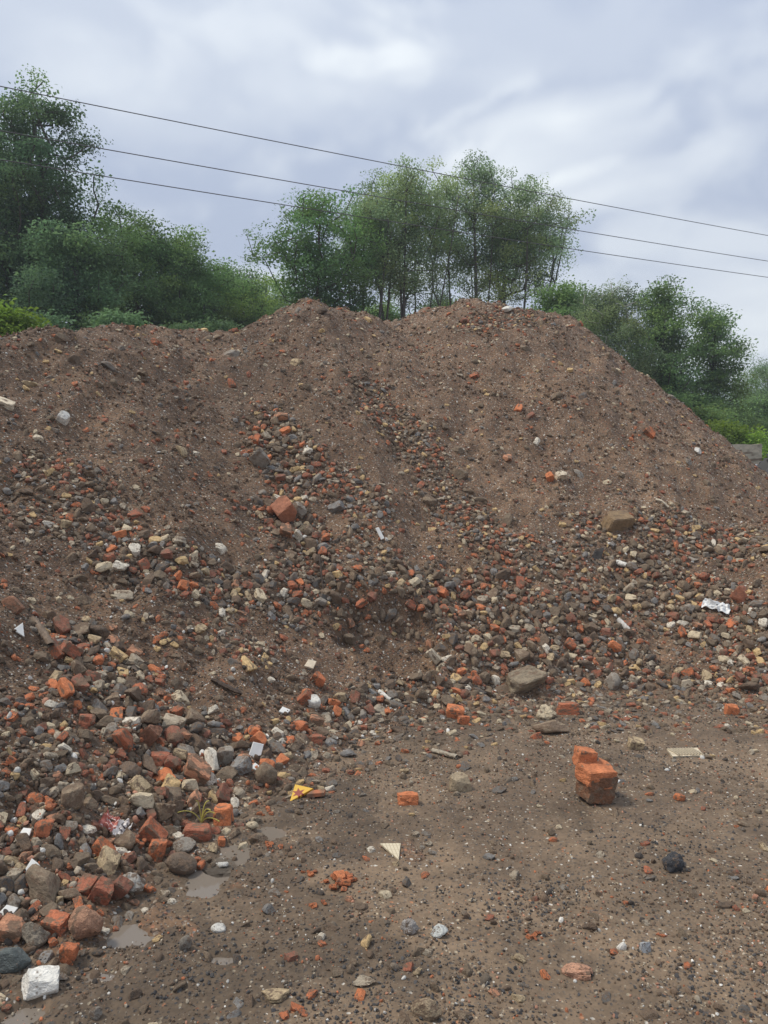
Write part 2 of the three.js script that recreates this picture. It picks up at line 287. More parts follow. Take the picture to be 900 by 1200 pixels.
{ // two bricks still joined by their mortar, standing on end in the open mud
  const p = at(691, 935), m = mpp(p) * .92, o = group('mortared_brick_chunk');
  const brick = (w, h, d, x, y, z, seed) => { const g = rockGeo(seed, { detail: 8, box: .3, cuts: 5, lo: .68, hi: .92, rough: .06, soft: .05 }); g.computeBoundingBox(); const s = g.boundingBox.getSize(new THREE.Vector3()); g.scale(w * m / s.x, h * m / s.y, d * m / s.z); g.computeVertexNormals(); g.rotateX(-.1); g.translate(x * m, y * m, z * m); return g; };
  const orange = M(stoneTex([.52, .18, .075], 931, .16, .2)), worn = M(stoneTex([.20, .095, .05], 933, .55, .25));  // lower brick: shade of its leaning front put into the colour, plus wet brown
  mesh('brick', brick(45, 42, 40, 2, 18, 3, 41), worn, o);
  mesh('brick', brick(46, 26, 41, -1, 31, 0, 41), orange, o); mesh('brick', brick(29, 24, 24, -9, 43, -19, 43), orange, o);
  mesh('mortar', brick(28, 12, 14, -4, 40, -15, 47), M(stoneTex([.40, .34, .25], 935, .3, .3)), o);
  settle(o, 691, 934, { h: 0, sink: -.012, r: .12, yaw: .25, roll: -.14, lean: .22, follow: 0 });
  tag(o, 'orange chunk of bricks joined by mortar standing alone on the mud', 'brick chunk'); LANDMARKS.push([o.position, 'the upright mortared brick chunk']);
}
const S = s => ({ short: s });
rock('plaster_rock', 'white broken rock lying in the mud at the bottom corner', 'rock', 48, 1148, [44, 34, 36], WHITE, { box: .7, cuts: 4, rough: .04 }, { short: 'the white broken rock', yaw: .3 });
rock('pink_boulder', 'large pinkish-tan rock with worn pits standing at the puddle edge', 'rock', 98, 1080, [40, 44, 30], M(stoneTex([.38, .21, .13], 941, .4, .25)), { cuts: 8, lo: .6, rough: .07 }, { short: 'the large pinkish rock' });
rock('brick_half', 'long red brick half beside the large pinkish rock', 'brick fragment', 68, 1080, [36, 22, 26], B[1], BR, { short: 'the long red brick half', roll: .2, yaw: -.3 });
rock('grey_green_boulder', 'dark grey-green angular boulder at the lower corner of the heap', 'rock', 16, 1124, [42, 32, 30], M(stoneTex([.10, .115, .11], 943, .25, .2)), GR, { short: 'the grey-green boulder' });
rock('conglomerate_rock', 'rough tan concrete lump above the grey-green boulder', 'rock', 40, 1095, [34, 30, 26], M(stoneTex([.22, .185, .14], 945, .3, .4)), { ...GR, rough: .1 }, S('the rough tan concrete lump'));
rock('brick_half', 'dull pink-red brick block next to the rough tan concrete lump', 'brick fragment', 12, 1088, [34, 22, 26], B[3], BR, S('the dull pink-red brick block'));
rock('upright_brick_piece', 'small upright red brick piece alone in the mud near the white rock', 'brick fragment', 79, 1117, [20, 26, 16], B[0], { ...BR, rough: .09 }, S('the upright red brick piece in the mud'));
rock('standing_brick_piece', 'dark red brick leaning upright among stones above the mud', 'brick fragment', 118, 1046, [26, 34, 22], B[2], BR, { short: 'the dark red leaning brick', roll: -.3 });
rock('standing_brick_piece', 'rust-red brick piece leaning on its neighbour above the puddles', 'brick fragment', 137, 1040, [22, 28, 18], B[4], BR, { short: 'the rust-red leaning brick', roll: -.4 });
rock('mortar_lump', 'pale grey mortar lump beside the leaning red bricks', 'rock', 152, 1034, [30, 26, 24], M(stoneTex([.40, .37, .32], 947, .3, .3)), { ...GR, rough: .09 }, S('the pale grey mortar lump'));
rock('round_boulder', 'dark rounded boulder beside the largest puddle', 'rock', 211, 1012, [38, 26, 28], N_[3], { cuts: 7, soft: .5, rough: .04 }, S('the dark rounded boulder'));
rock('grey_block', 'flat light-grey stone block above the dark rounded boulder', 'rock', 216, 992, [28, 18, 20], G[2], GR, S('the flat light-grey block'));
rock('brick_half', 'bright orange brick half on top of the pile near the sprig', 'brick fragment', 262, 956, [22, 26, 20], B[5], { ...BR, rough: .08 }, S('the bright orange brick half'));
rock('rounded_brick', 'worn rounded brick just below the straw sprig', 'brick fragment', 232, 976, [34, 20, 24], B[2], { box: .3, cuts: 3, soft: .35 }, S('the worn rounded brick'));
rock('brick_half', 'orange brick wedge with a sharp edge near the big puddle', 'brick fragment', 180, 996, [22, 28, 20], B[0], BR, { short: 'the orange brick wedge', roll: .3 });
rock('brick_half', 'broad dusty red brick piece behind the orange wedge', 'brick fragment', 175, 974, [32, 24, 24], B[1], BR, { short: 'the broad dusty red brick', roll: -.2 });
rock('triangular_brick', 'flat orange brick shard with pale mortar rim on the left slope', 'brick fragment', 51, 972, [24, 26, 10], M(stoneTex([.48, .16, .075], 949, .2, .2)), { box: .8, cuts: 3 }, { short: 'the mortar-rimmed orange shard', lean: -.5 });
rock('round_boulder', 'rounded brown-grey boulder left of the densest stones', 'rock', 82, 932, [30, 36, 28], N_[2], { cuts: 8, soft: .3, rough: .05 }, S('the rounded brown boulder'));
rock('cream_stone', 'speckled cream stone among orange bricks in the low pile', 'rock', 240, 912, [26, 20, 20], M(stoneTex([.58, .50, .40], 951, .15, .35)), GR, S('the speckled cream stone'));
rock('brick_half', 'red brick behind the speckled cream stone', 'brick fragment', 226, 903, [34, 24, 26], B[3], BR, S('the red brick behind the cream stone'));
rock('grey_block', 'blue-grey stone beside the white tile shards', 'rock', 283, 896, [26, 24, 22], G[4], GR, S('the blue-grey stone by the tile'));
rock('grey_block', 'upright light grey stone with square face near the tile shards', 'rock', 264, 886, [20, 26, 18], G[2], { ...GR, box: .4 }, S('the upright light grey stone'));
rock('round_boulder', 'brown clay-crusted boulder below the white tile shards', 'rock', 311, 906, [26, 26, 24], N_[0], { soft: .4, cuts: 8 }, S('the clay-crusted boulder'));
rock('brick_half', 'long slanted red brick piece left of the stones pile middle', 'brick fragment', 143, 866, [28, 18, 16], B[1], { box: .3, cuts: 4 }, { short: 'the long slanted red brick', roll: -.5 });
rock('brown_block', 'rust-brown block standing among grey stones', 'rock', 171, 858, [20, 24, 18], M(stoneTex([.23, .11, .065], 953, .2, .25)), BR, S('the rust-brown block'));
rock('tan_block', 'pale tan concrete block with flat top in the left pile', 'rock', 201, 848, [26, 20, 22], L[4], { box: .3, cuts: 3 }, S('the pale tan concrete block'));
rock('yellow_brick_piece', 'long yellow-beige brick sliver at the top of the left pile', 'brick fragment', 136, 767, [22, 10, 14], L[2], BR, S('the yellow-beige brick sliver'));
rock('brick_half', 'pink-red brick lump with mortar at the top of the left pile', 'brick fragment', 154, 765, [18, 14, 14], B[3], BR, S('the pink-red lump with mortar'));
rock('brick_slab', 'flat rust-brown brick slab on the left slope', 'brick fragment', 12, 708, [26, 18, 14], M(stoneTex([.34, .17, .10], 955, .3, .2)), { box: .5, cuts: 4, soft: .2 }, S('the flat rust-brown slab'));
rock('brick_half', 'large orange-brown brick half lying high on the stone stream', 'brick fragment', 334, 597, [24, 26, 24], M(stoneTex([.36, .15, .085], 957, .18, .16)), { box: .25, cuts: 3, lo: .6 }, { short: 'the big brick half on the stream', roll: .35, yaw: .5 });
rock('brick_half', 'dusky red brick cube just below the large orange-brown half', 'brick fragment', 335, 621, [15, 15, 14], B[3], BR, S('the dusky red brick cube'));
rock('grey_slab', 'long grey slate-like slab lying at the top of the stone stream', 'rock', 303, 538, [22, 22, 10], G[2], { box: .3, cuts: 3 }, { short: 'the long grey slab', roll: -.6 });
rock('grey_block', 'rectangular blue-grey stone bar beside the stone stream', 'rock', 394, 594, [20, 10, 10], G[4], { box: .2, cuts: 2 }, { short: 'the blue-grey stone bar', roll: .4 });
rock('sandstone_block', 'large tan sandstone block with a broken face on the right slope', 'rock', 722, 610, [34, 22, 24], M(stoneTex([.26, .175, .095], 959, .25, .22)), { box: .3, cuts: 3, lo: .6 }, { short: 'the tan sandstone block', roll: -.3, yaw: .3 });
rock('concrete_boulder', 'big brown-grey concrete lump at the foot of the right pile', 'rock', 614, 792, [48, 26, 30], CONCRETE, { box: .4, cuts: 4, rough: .05 }, { short: 'the big concrete lump', yaw: .4 });
rock('flat_stone', 'flat brown stone slab bedded in the mud', 'rock', 646, 853, [44, 16, 24], N_[2], { cuts: 8, rough: .06 }, S('the flat brown slab'));
rock('hollow_stone', 'rugged cream stone with a dark hollow beside the flat brown slab', 'rock', 640, 835, [24, 18, 18], L[0], { cuts: 9, rough: .13 }, S('the rugged cream stone'));
rock('brick_slab', 'thin red-brown brick slab lying flat above the brick chunk', 'brick fragment', 665, 831, [28, 16, 16], B[1], { box: .4, cuts: 4 }, { short: 'the thin red-brown slab', yaw: -.3 });
rock('concrete_cube', 'tan concrete cube sitting on the mud, alone', 'rock', 538, 918, [26, 22, 20], M(stoneTex([.36, .28, .18], 961, .2, .25)), { box: .4, cuts: 4 }, { short: 'the tan concrete cube', yaw: .4 });
rock('tan_block', 'pinkish-cream stone on the mud right of the brick chunk', 'rock', 745, 872, [20, 15, 15], L[1], { box: .4, cuts: 4 }, S('the pinkish-cream stone'));
rock('slag_lump', 'black slag lump half sunk in dark grit on the open mud', 'rock', 788, 1010, [26, 26, 22], M(stoneTex([.055, .055, .058], 963, .2, .4)), { cuts: 9, rough: .1 }, { short: 'the black slag lump', roll: -.4 });
rock('tan_block', 'brown-tan muddy stone cut by the bottom edge', 'rock', 500, 1182, [38, 26, 24], M(stoneTex([.33, .25, .16], 965, .5, .3)), GR, S('the muddy tan stone'));
rock('cream_stone', 'oval cream stone by the small shallow puddle', 'rock', 295, 967, [15, 10, 11], L[0], { soft: .5 }, S('the oval cream stone'));
rock('white_pebble', 'white pebble lying alone on the bare mud', 'pebble', 256, 1088, [18, 12, 12], WHITE, { cuts: 7 }, S('the lone white pebble'));
rock('white_pebble', 'white pebble between the two larger puddles', 'pebble', 261, 1013, [13, 8, 9], WHITE, { cuts: 7 }, S('the white pebble by the puddles'));
rock('slate_chip', 'blue-grey pointed slate chip alone on the mud', 'pebble', 315, 1065, [17, 13, 12], G[4], { cuts: 8 }, S('the pointed slate chip'));
rock('white_pebble', 'pale grey-white stone on the mud near the lower middle', 'pebble', 515, 1092, [22, 16, 15], M(stoneTex([.62, .63, .58], 967, .12, .15)), { cuts: 8 }, S('the pale grey-white stone'));
rock('grey_pebble', 'rough light grey stone left of the pale grey-white one', 'pebble', 480, 1086, [22, 20, 16], M(stoneTex([.40, .37, .34], 969, .3, .4)), { cuts: 8, rough: .1 }, S('the rough light grey stone'));
rock('grey_pebble', 'upright light grey chip standing on open mud', 'pebble', 756, 1110, [13, 15, 9], M(stoneTex([.45, .46, .46], 971, .1, .15)), { box: .5 }, S('the upright grey chip'));
rock('grey_pebble', 'long grey pebble with white vein standing in wet mud', 'pebble', 218, 1106, [15, 22, 11], G[2], { cuts: 7 }, S('the long veined pebble'));
rock('grey_pebble', 'grey rounded pebble at the bottom left of the mud', 'pebble', 112, 1187, [16, 16, 13], G[2], { cuts: 8 }, S('the rounded grey pebble'));
rock('white_stone', 'white rock with a dark underside leaning on a red brick', 'rock', 366, 822, [18, 18, 14], WHITE, { cuts: 7, lo: .45 }, { short: 'the white rock with dark underside', roll: .4 });
rock('brick_half', 'dark red brick leaning against the white rock', 'brick fragment', 355, 818, [14, 20, 12], B[1], BR, { short: 'the brick leaning on the white rock', roll: -.5 });
rock('brick_half', 'long red brick wedge above the white rock', 'brick fragment', 370, 795, [18, 16, 12], B[0], { box: .5, cuts: 4 }, S('the red brick wedge'));
rock('white_stone', 'pinkish-white wedge of plaster high on the left slope', 'rock', 73, 489, [13, 16, 10], WHITE, { box: .6 }, S('the plaster wedge'));
rock('white_stone', 'cream-white flat chip on the left slope', 'rock', 45, 514, [13, 9, 9], CREAM, { box: .7 }, S('the cream flat chip'));
rock('cream_slab', 'long cream slab at the left edge of the heap', 'rock', 3, 472, [30, 9, 14], CREAM, { box: .3, cuts: 2 }, S('the long cream slab'));
rock('cream_stone', 'bright cream stone high on the right slope above the sandstone', 'rock', 657, 557, [14, 10, 10], CREAM, { box: .6 }, S('the bright cream stone'));
rock('brick_half', 'orange brick chip next to the bright cream stone', 'brick fragment', 645, 559, [9, 12, 9], B[5], BR, S('the chip by the cream stone'));
rock('pale_bar', 'white bar-shaped stone beside the dark hollow', 'rock', 509, 766, [10, 20, 8], CREAM, { box: .2, cuts: 2 }, { short: 'the white bar-shaped stone', lean: -.7, roll: .5 });
rock('crest_stone', 'grey stone block on the crest of the left top', 'rock', 168, 377, [12, 10, 10], G[2], GR, S('the grey crest block'));
rock('crest_stone', 'dark boulder on the crest of the middle top', 'rock', 377, 364, [14, 8, 10], N_[3], GR, S('the dark crest boulder'));
rock('cream_stone', 'yellowish stone below the middle top', 'rock', 377, 387, [8, 6, 6], L[2], GR, S('the yellowish stone'));
rock('crest_stone', 'white stone at the crest of the highest top', 'rock', 594, 362, [13, 7, 8], WHITE, GR, S('the white crest stone'));
rock('cream_stone', 'white stone near the right flank edge of the heap', 'rock', 817, 528, [10, 7, 8], WHITE, GR, S('the white flank stone'));
rock('brick_half', 'orange-red brick lump at the foot of the right pile', 'brick fragment', 532, 834, [22, 15, 15], B[5], { ...BR, soft: .2 }, S('the orange-red brick lump'));
rock('brick_half', 'orange brick lump with tan end beside the orange-red lump', 'brick fragment', 543, 844, [14, 12, 11], B[0], BR, S('the tan-ended brick lump'));
rock('brick_half', 'round orange brick nugget on the right mud beyond the brick chunk', 'brick fragment', 857, 832, [16, 15, 13], B[5], { ...BR, soft: .2 }, S('the orange nugget'));
rock('brick_half', 'orange brick lump on the mud above the lower middle tile', 'brick fragment', 478, 937, [26, 16, 16], B[5], { ...BR, rough: .1 }, S('the orange lump on the mud'));
rock('brick_half', 'small orange brick crumb on the mud right of the brick chunk', 'brick fragment', 796, 934, [14, 10, 11], B[5], { soft: .4 }, S('the small orange crumb'));
rock('brick_shard', 'thin triangular orange tile shard on the right pile', 'brick fragment', 866, 698, [18, 20, 5], M(stoneTex([.50, .2, .11], 973, .1, .12)), { box: .9, cuts: 3 }, { short: 'the triangular orange shard', lean: -.3, roll: .5 });
rock('pink_fragment', 'peach-coloured crumbling plaster patch on the mud', 'rock', 676, 1137, [38, 14, 24], M(stoneTex([.50, .27, .17], 975, .2, .4)), { cuts: 9, rough: .14 }, S('the peach plaster patch'));
rock('flat_stone', 'flat tan stone flush with the mud at the bottom', 'rock', 322, 1166, [36, 10, 22], L[1], { cuts: 9, rough: .08 }, S('the flat tan stone'));
rock('flat_stone', 'pale tan sandy clod on the right of the flat tan stone', 'rock', 428, 1150, [30, 8, 18], L[4], { cuts: 9, rough: .1 }, S('the sandy clod'));
rock('grey_block', 'small grey stone sunk in the mud above the yellow shard', 'rock', 408, 883, [20, 10, 13], G[4], GR, S('the small sunken grey stone'));
// a crumbled brick: many flakes of one pile, still lying as they fell
{
  const o = group('crumbled_brick'), r = rng(5), p = at(400, 1033), m = mpp(p);
  for (let k = 0; k < 22; k++) { const a = r() * 6.28, d = Math.sqrt(r()) * 20, s = (3 + 6 * (1 - d / 22) + 3 * r()) * m, f = mesh('flake', VAR.brick[k % 9], k % 3 ? B[5] : B[0], o); f.scale.set(s, s * .55, s * .85); f.rotation.set(r() - .5, r() * 6, r() - .5); f.position.set(Math.cos(a) * d * m, s * .3 + (1 - d / 20) * 5 * m, Math.sin(a) * d * m * .9); }
  settle(o, 400, 1035, { h: 0, r: .07, follow: 0 }); tag(o, 'crumbled bright orange brick lying as a little pile of flakes', 'crumbled brick', 'crumbled orange bricks'); LANDMARKS.push([o.position, 'the crumbled brick']);
  for (const [px, py, n, sp, label] of [[323, 992, 12, 15, 'smaller crumbled orange brick by the shallow puddle'], [362, 1022, 7, 10, 'few orange brick flakes beside the larger crumbled brick'], [372, 1062, 8, 10, 'dull orange brick smear of flakes below the crumbled brick'], [632, 1096, 9, 16, 'scattered orange brick flakes right of the pale stones'], [311, 952, 8, 13, 'crumbled orange brick above the oval cream stone']]) {
    const c = group('crumbled_brick'); for (let k = 0; k < n; k++) { const a = r() * 6.28, d = Math.sqrt(r()) * sp, s = (2 + 4 * r()) * m, f = mesh('flake', VAR.brick[k % 9], B[k % 2 ? 5 : 0], c); f.scale.set(s, s * .5, s * .8); f.rotation.set(r() - .5, r() * 6, r() - .5); f.position.set(Math.cos(a) * d * m, s * .25, Math.sin(a) * d * m); }
    settle(c, px, py, { h: 0, r: .05, follow: 1 }); tag(c, label, 'crumbled brick', 'crumbled orange bricks');
  }
}
// thin shards of tile, cut from a sheet
function shard(name, label, category, px, py, pts, th, mat, where, print) {
  const p = at(px, py), m = mpp(p), s = new THREE.Shape(); pts.forEach(([x, y], i) => i ? s.lineTo(x * m, y * m) : s.moveTo(x * m, y * m)); s.closePath();
  const g = new THREE.ExtrudeGeometry(s, { depth: th * m, bevelEnabled: true, bevelSize: .5 * m, bevelThickness: .4 * m, bevelSegments: 1 });
  const U = g.attributes.uv; if (print) for (let i = 0; i < U.count; i++) U.setXY(i, g.attributes.position.getX(i) / (40 * m) + .5, g.attributes.position.getY(i) / (40 * m) + .5);
  g.rotateX(-Math.PI / 2); const o = mesh(name, g, mat); settle(o, px, py, { h: 2 * m, r: 10 * m, ...where }); tag(o, label, category, 'tile and pottery shards'); LANDMARKS.push([o.position, where.short]); return o;
}
function canvasMat(w, h, draw, rough) { const c = document.createElement('canvas'); c.width = w; c.height = h; draw(c.getContext('2d'), w, h); const t = new THREE.CanvasTexture(c); t.colorSpace = THREE.SRGBColorSpace; return new THREE.MeshStandardMaterial({ map: t, roughness: rough }); }
const yellowPrint = canvasMat(128, 128, (c, w, h) => { c.fillStyle = '#dcae3a'; c.fillRect(0, 0, w, h); c.fillStyle = '#8f3f2c'; c.beginPath(); for (let k = 0; k < 12; k++) { const a = k / 12 * 6.283 + .3, r = k % 2 ? 11 : 25; c.lineTo(58 + r * Math.cos(a) * 1.1, 62 + r * Math.sin(a)); } c.fill(); c.fillStyle = '#8a6a3a'; for (let k = 0; k < 30; k++) c.fillRect((k * 37) % 128, (k * 53) % 128, 2, 2); }, .4);
const linedPrint = canvasMat(128, 128, (c, w, h) => { c.fillStyle = '#cfc2a6'; c.fillRect(0, 0, w, h); c.strokeStyle = '#a8997c'; c.lineWidth = 2; for (let k = -128; k < 256; k += 13) { c.beginPath(); c.moveTo(k, 0); c.lineTo(k + 30, 128); c.stroke(); } c.strokeStyle = '#b9ab8e'; for (let k = 0; k < 128; k += 26) { c.beginPath(); c.moveTo(0, k); c.lineTo(128, k + 10); c.stroke(); } }, .55);
shard('yellow_tile_shard', 'triangular yellow tile shard with a dark red star print', 'tile shard', 352, 934, [[-10, -12], [-8, 13], [14, 8]], 3, yellowPrint, { short: 'the yellow tile shard', lean: .45, yaw: -.1 }, true);
shard('brick_tile_shard', 'red ribbed shard touching the yellow tile', 'tile shard', 371, 934, [[-12, -5], [-4, 6], [11, 6], [8, -3]], 4, B[0], { short: 'the red ribbed shard', yaw: .2 });
shard('patterned_tile_shard', 'cream tile shard with woven line pattern lying on the mud', 'tile shard', 458, 1001, [[-12, 16], [12, 14], [9, -17]], 2, linedPrint, { short: 'the patterned cream tile', lean: .15 }, true);
shard('white_tile_shard', 'tall white glazed tile shard among the low pile stones', 'tile shard', 298, 884, [[-6, -9], [-6, 11], [6, 12], [7, 0], [2, -3], [1, -10]], 2, GLAZE, { short: 'the white glazed tile', lean: .75, yaw: .1 });
shard('white_tile_shard', 'small white tile shard under the tall glazed one', 'tile shard', 299, 902, [[-6, -4], [-3, 5], [6, 2], [5, -4]], 2, GLAZE, { short: 'the small white shard', lean: .4 });
shard('white_tile_shard', 'pointed white tile shard on the upper left slope', 'tile shard', 23, 740, [[-6, -5], [-4, 8], [8, -4]], 2, GLAZE, { short: 'the pointed white shard', lean: .3 });
shard('white_tile_shard', 'white square tile shard at the left edge among brown stones', 'tile shard', 6, 1073, [[-9, -10], [-4, 9], [9, 10], [6, -9]], 2, GLAZE, { short: 'the square white shard', lean: .5 });
shard('white_tile_shard', 'white folded shard on the dark stones near the left edge', 'tile shard', 39, 1019, [[-8, -6], [-6, 9], [2, 6], [9, 2], [3, -7]], 2, GLAZE, { short: 'the folded white shard', lean: .4 });
shard('white_tile_shard', 'little white tile chip above the orange mortar-rimmed shard', 'tile shard', 30, 978, [[-6, -4], [-4, 5], [5, 5], [6, -3]], 2, GLAZE, { short: 'the little white chip', lean: .3 });
shard('white_tile_shard', 'bright white chip on brown soil above the brick pieces', 'tile shard', 333, 835, [[-6, -3], [-3, 4], [6, 2], [3, -4]], 2, GLAZE, { short: 'the bright white chip', lean: .3 });
shard('white_tile_shard', 'square pinkish tile chip above the long red brick wedge', 'tile shard', 363, 781, [[-6, -4], [-3, 5], [6, 5], [4, -5]], 3, CREAM, { short: 'the pinkish tile chip', lean: .3 });
shard('white_tile_shard', 'white oval shard tucked behind the mortared brick chunk', 'tile shard', 716, 915, [[-10, 5], [-2, 6], [9, -4], [6, -7]], 2, GLAZE, { short: 'the white oval shard', lean: .3 });
shard('white_tile_shard', 'white sliver beside an orange chip high in the middle', 'tile shard', 445, 627, [[-5, 6], [-2, 7], [5, -5], [2, -7]], 2, GLAZE, { short: 'the white sliver', lean: .4 });
shard('dark_tile_shard', 'dark slate plate leaning on the right slope', 'tile shard', 698, 652, [[-7, -9], [-2, 6], [8, 10], [5, -4]], 2, G[3], { short: 'the dark slate plate', lean: .7 });
{ // ribbed tile: a plate with a row of raised diagonal ribs
  const p = at(803, 883), m = mpp(p), o = group('ribbed_tile_shard'), t = M(stoneTex([.68, .58, .42], 981, .12, .12));
  const plate = new THREE.BoxGeometry(36 * m, 3 * m, 22 * m, 1, 1, 1); plate.translate(0, 1.5 * m, 0); mesh('plate', plate, t, o);
  const rib = new THREE.BoxGeometry(1.7 * m, 1.6 * m, 20 * m); rib.rotateY(.35); rib.translate(0, 3.6 * m, 0);
  for (let k = -4; k <= 4; k++) mesh('rib', rib, t, o).position.x = k * 3.4 * m;
  settle(o, 803, 884, { h: 0, yaw: -.05, lean: .1, r: .09 }); tag(o, 'ribbed cream tile piece lying on the mud at the right', 'tile shard', 'tile and pottery shards'); LANDMARKS.push([o.position, 'the ribbed cream tile']);
}
// sticks, strips and a pipe
function stick(name, label, category, px0, py0, px1, py1, rpx, mat, bend = 0, flat = 1, lift = 0) {
  const a = at(px0, py0), b = at(px1, py1), m = mpp(a), r = rpx * m, pts = []; const side = new THREE.Vector3().subVectors(b, a).cross(UP).normalize();
  for (let k = 0; k <= 6; k++) { const t = k / 6, p = a.clone().lerp(b, t); p.addScaledVector(side, bend * Math.sin(t * Math.PI) * a.distanceTo(b)); p.y = Math.max(p.y, surf(p.x, p.z, false)) + r * .8 + lift * t; pts.push(p); }
  const c = pts[0].clone(), g = new THREE.TubeGeometry(new THREE.CatmullRomCurve3(pts.map(p => p.sub(c))), 14, r, 7, false); if (flat !== 1) g.scale(1, flat, 1);
  const P = g.attributes.position; for (let i = 0; i < P.count; i++) { const n = .18 * r * vn3(P.getX(i) * 60, P.getY(i) * 60, P.getZ(i) * 60); P.setXYZ(i, P.getX(i) + n, P.getY(i) + n, P.getZ(i) - n); }
  g.computeVertexNormals(); const o = mesh(name, g, mat); o.position.copy(c); tag(o, label, category); LANDMARKS.push([c, null]); return o;
}
stick('wood_strip', 'curved dark wooden strip lying on the soil of the left slope', 'wood strip', 249, 798, 284, 819, 3.2, DARKWOOD, .06, .8);
stick('wood_stick', 'short weathered stick among the stones near the red bricks', 'stick', 76, 1008, 104, 1032, 3, TIMBER);
stick('wood_stick', 'long pale-brown board sliver on the left edge slope', 'stick', 38, 728, 60, 772, 4.5, M(stoneTex([.19, .14, .10], 985, .35, .3)), 0, .6);
stick('wood_stick', 'thin dark twig poking out of the stones in the middle', 'stick', 379, 694, 374, 668, 1.2, DARKWOOD, 0, 1, .12);
stick('wood_stick', 'pale splinter lying high on the right slope', 'stick', 768, 587, 783, 596, 2, CREAM);
stick('pipe_piece', 'short white pipe piece lying on the right pile', 'pipe piece', 724, 728, 737, 741, 3, M(stoneTex([.62, .58, .52], 987, .1, .1)));
stick('pipe_piece', 'thin white rod on the mud left of the orange lumps', 'pipe piece', 444, 812, 458, 822, 2.6, WHITE);
stick('wood_stick', 'pale stick lying flat on the mud below the white rod', 'stick', 507, 882, 535, 890, 3.6, M(stoneTex([.42, .36, .27], 989, .2, .2)), 0, .7);
stick('wood_stick', 'white bone-like stick under the sandstone block', 'stick', 722, 661, 734, 665, 3, WHITE);
{ // rag of white plastic film, crumpled
  const rag = (name, label, px, py, w, h, mat, where, amp, cat) => {
    const p = at(px, py), m = mpp(p), g = new THREE.PlaneGeometry(w * m, h * m, 26, 18); g.rotateX(-Math.PI / 2); const P = g.attributes.position, s = px * .37;
    for (let i = 0; i < P.count; i++) { const u = P.getX(i) / m / 9, v = P.getZ(i) / m / 9; P.setXYZ(i, P.getX(i) + 2.2 * m * gn2(u * 1.3 + s, v, 91), amp * m * (Math.abs(gn2(u * 1.1 + s, v * 1.1, 92)) * 1.6 + .6 * Math.abs(gn2(u * 2.7, v * 2.7 + s, 93))), P.getZ(i) + 2.2 * m * gn2(u, v * 1.3 + s, 94)); }
    g.computeVertexNormals(); const o = mesh(name, g, mat); settle(o, px, py, { h: .006, r: w * m * .4, ...where }); tag(o, label, cat); LANDMARKS.push([o.position, where.short]); return o;
  };
  rag('plastic_scrap', 'crumpled strip of white plastic film on the right pile', 840, 712, 30, 12, plain(.72, .72, .70, .35, { side: THREE.DoubleSide }), { yaw: -.65, short: 'the white plastic strip' }, 5, 'plastic scrap');
  const pack = canvasMat(128, 128, (c, w, h) => { c.fillStyle = '#d9d2cc'; c.fillRect(0, 0, w, h); c.fillStyle = '#b86f62'; c.fillRect(0, 0, 75, 128); c.fillStyle = '#e6d8cf'; for (let k = 0; k < 9; k++) c.fillRect(8 + (k * 23) % 60, 10 + k * 12, 22, 5); c.fillStyle = '#4a4248'; for (let k = 0; k < 7; k++) c.fillRect(84 + (k * 17) % 30, 8 + k * 17, 18, 6); }, .35); pack.side = THREE.DoubleSide;
  rag('wrapper', 'crumpled red and white plastic wrapper among the bricks', 133, 971, 36, 24, pack, { yaw: -.15, lean: .3, short: 'the crumpled wrapper' }, 7, 'wrapper');
}
{ // straw-coloured sprig on the stones
  const p = at(236, 975), m = mpp(p), o = group('straw_sprig', p), yel = plain(.42, .36, .08, .8, { side: THREE.DoubleSide }), r = rng(8);
  for (const [x, y, z] of [[-6, 34, 2], [18, 20, 6], [-26, 22, 8], [24, 12, 10], [8, 30, -6], [-1, -14, 24], [14, 26, 12]]) {
    const c = new THREE.QuadraticBezierCurve3(new THREE.Vector3(0, 8 * m, 0), new THREE.Vector3(x * .3 * m, (y * .8 + 12) * m, z * .3 * m), new THREE.Vector3(x * m, y * m + .01, z * m));
    mesh('stem', new THREE.TubeGeometry(c, 10, (.5 + .4 * r()) * m, 4), yel, o);
  }
  o.position.y += .01; tag(o, 'yellow straw sprig sticking out of the stones by the puddles', 'sprig'); LANDMARKS.push([p, 'the straw sprig']);
}

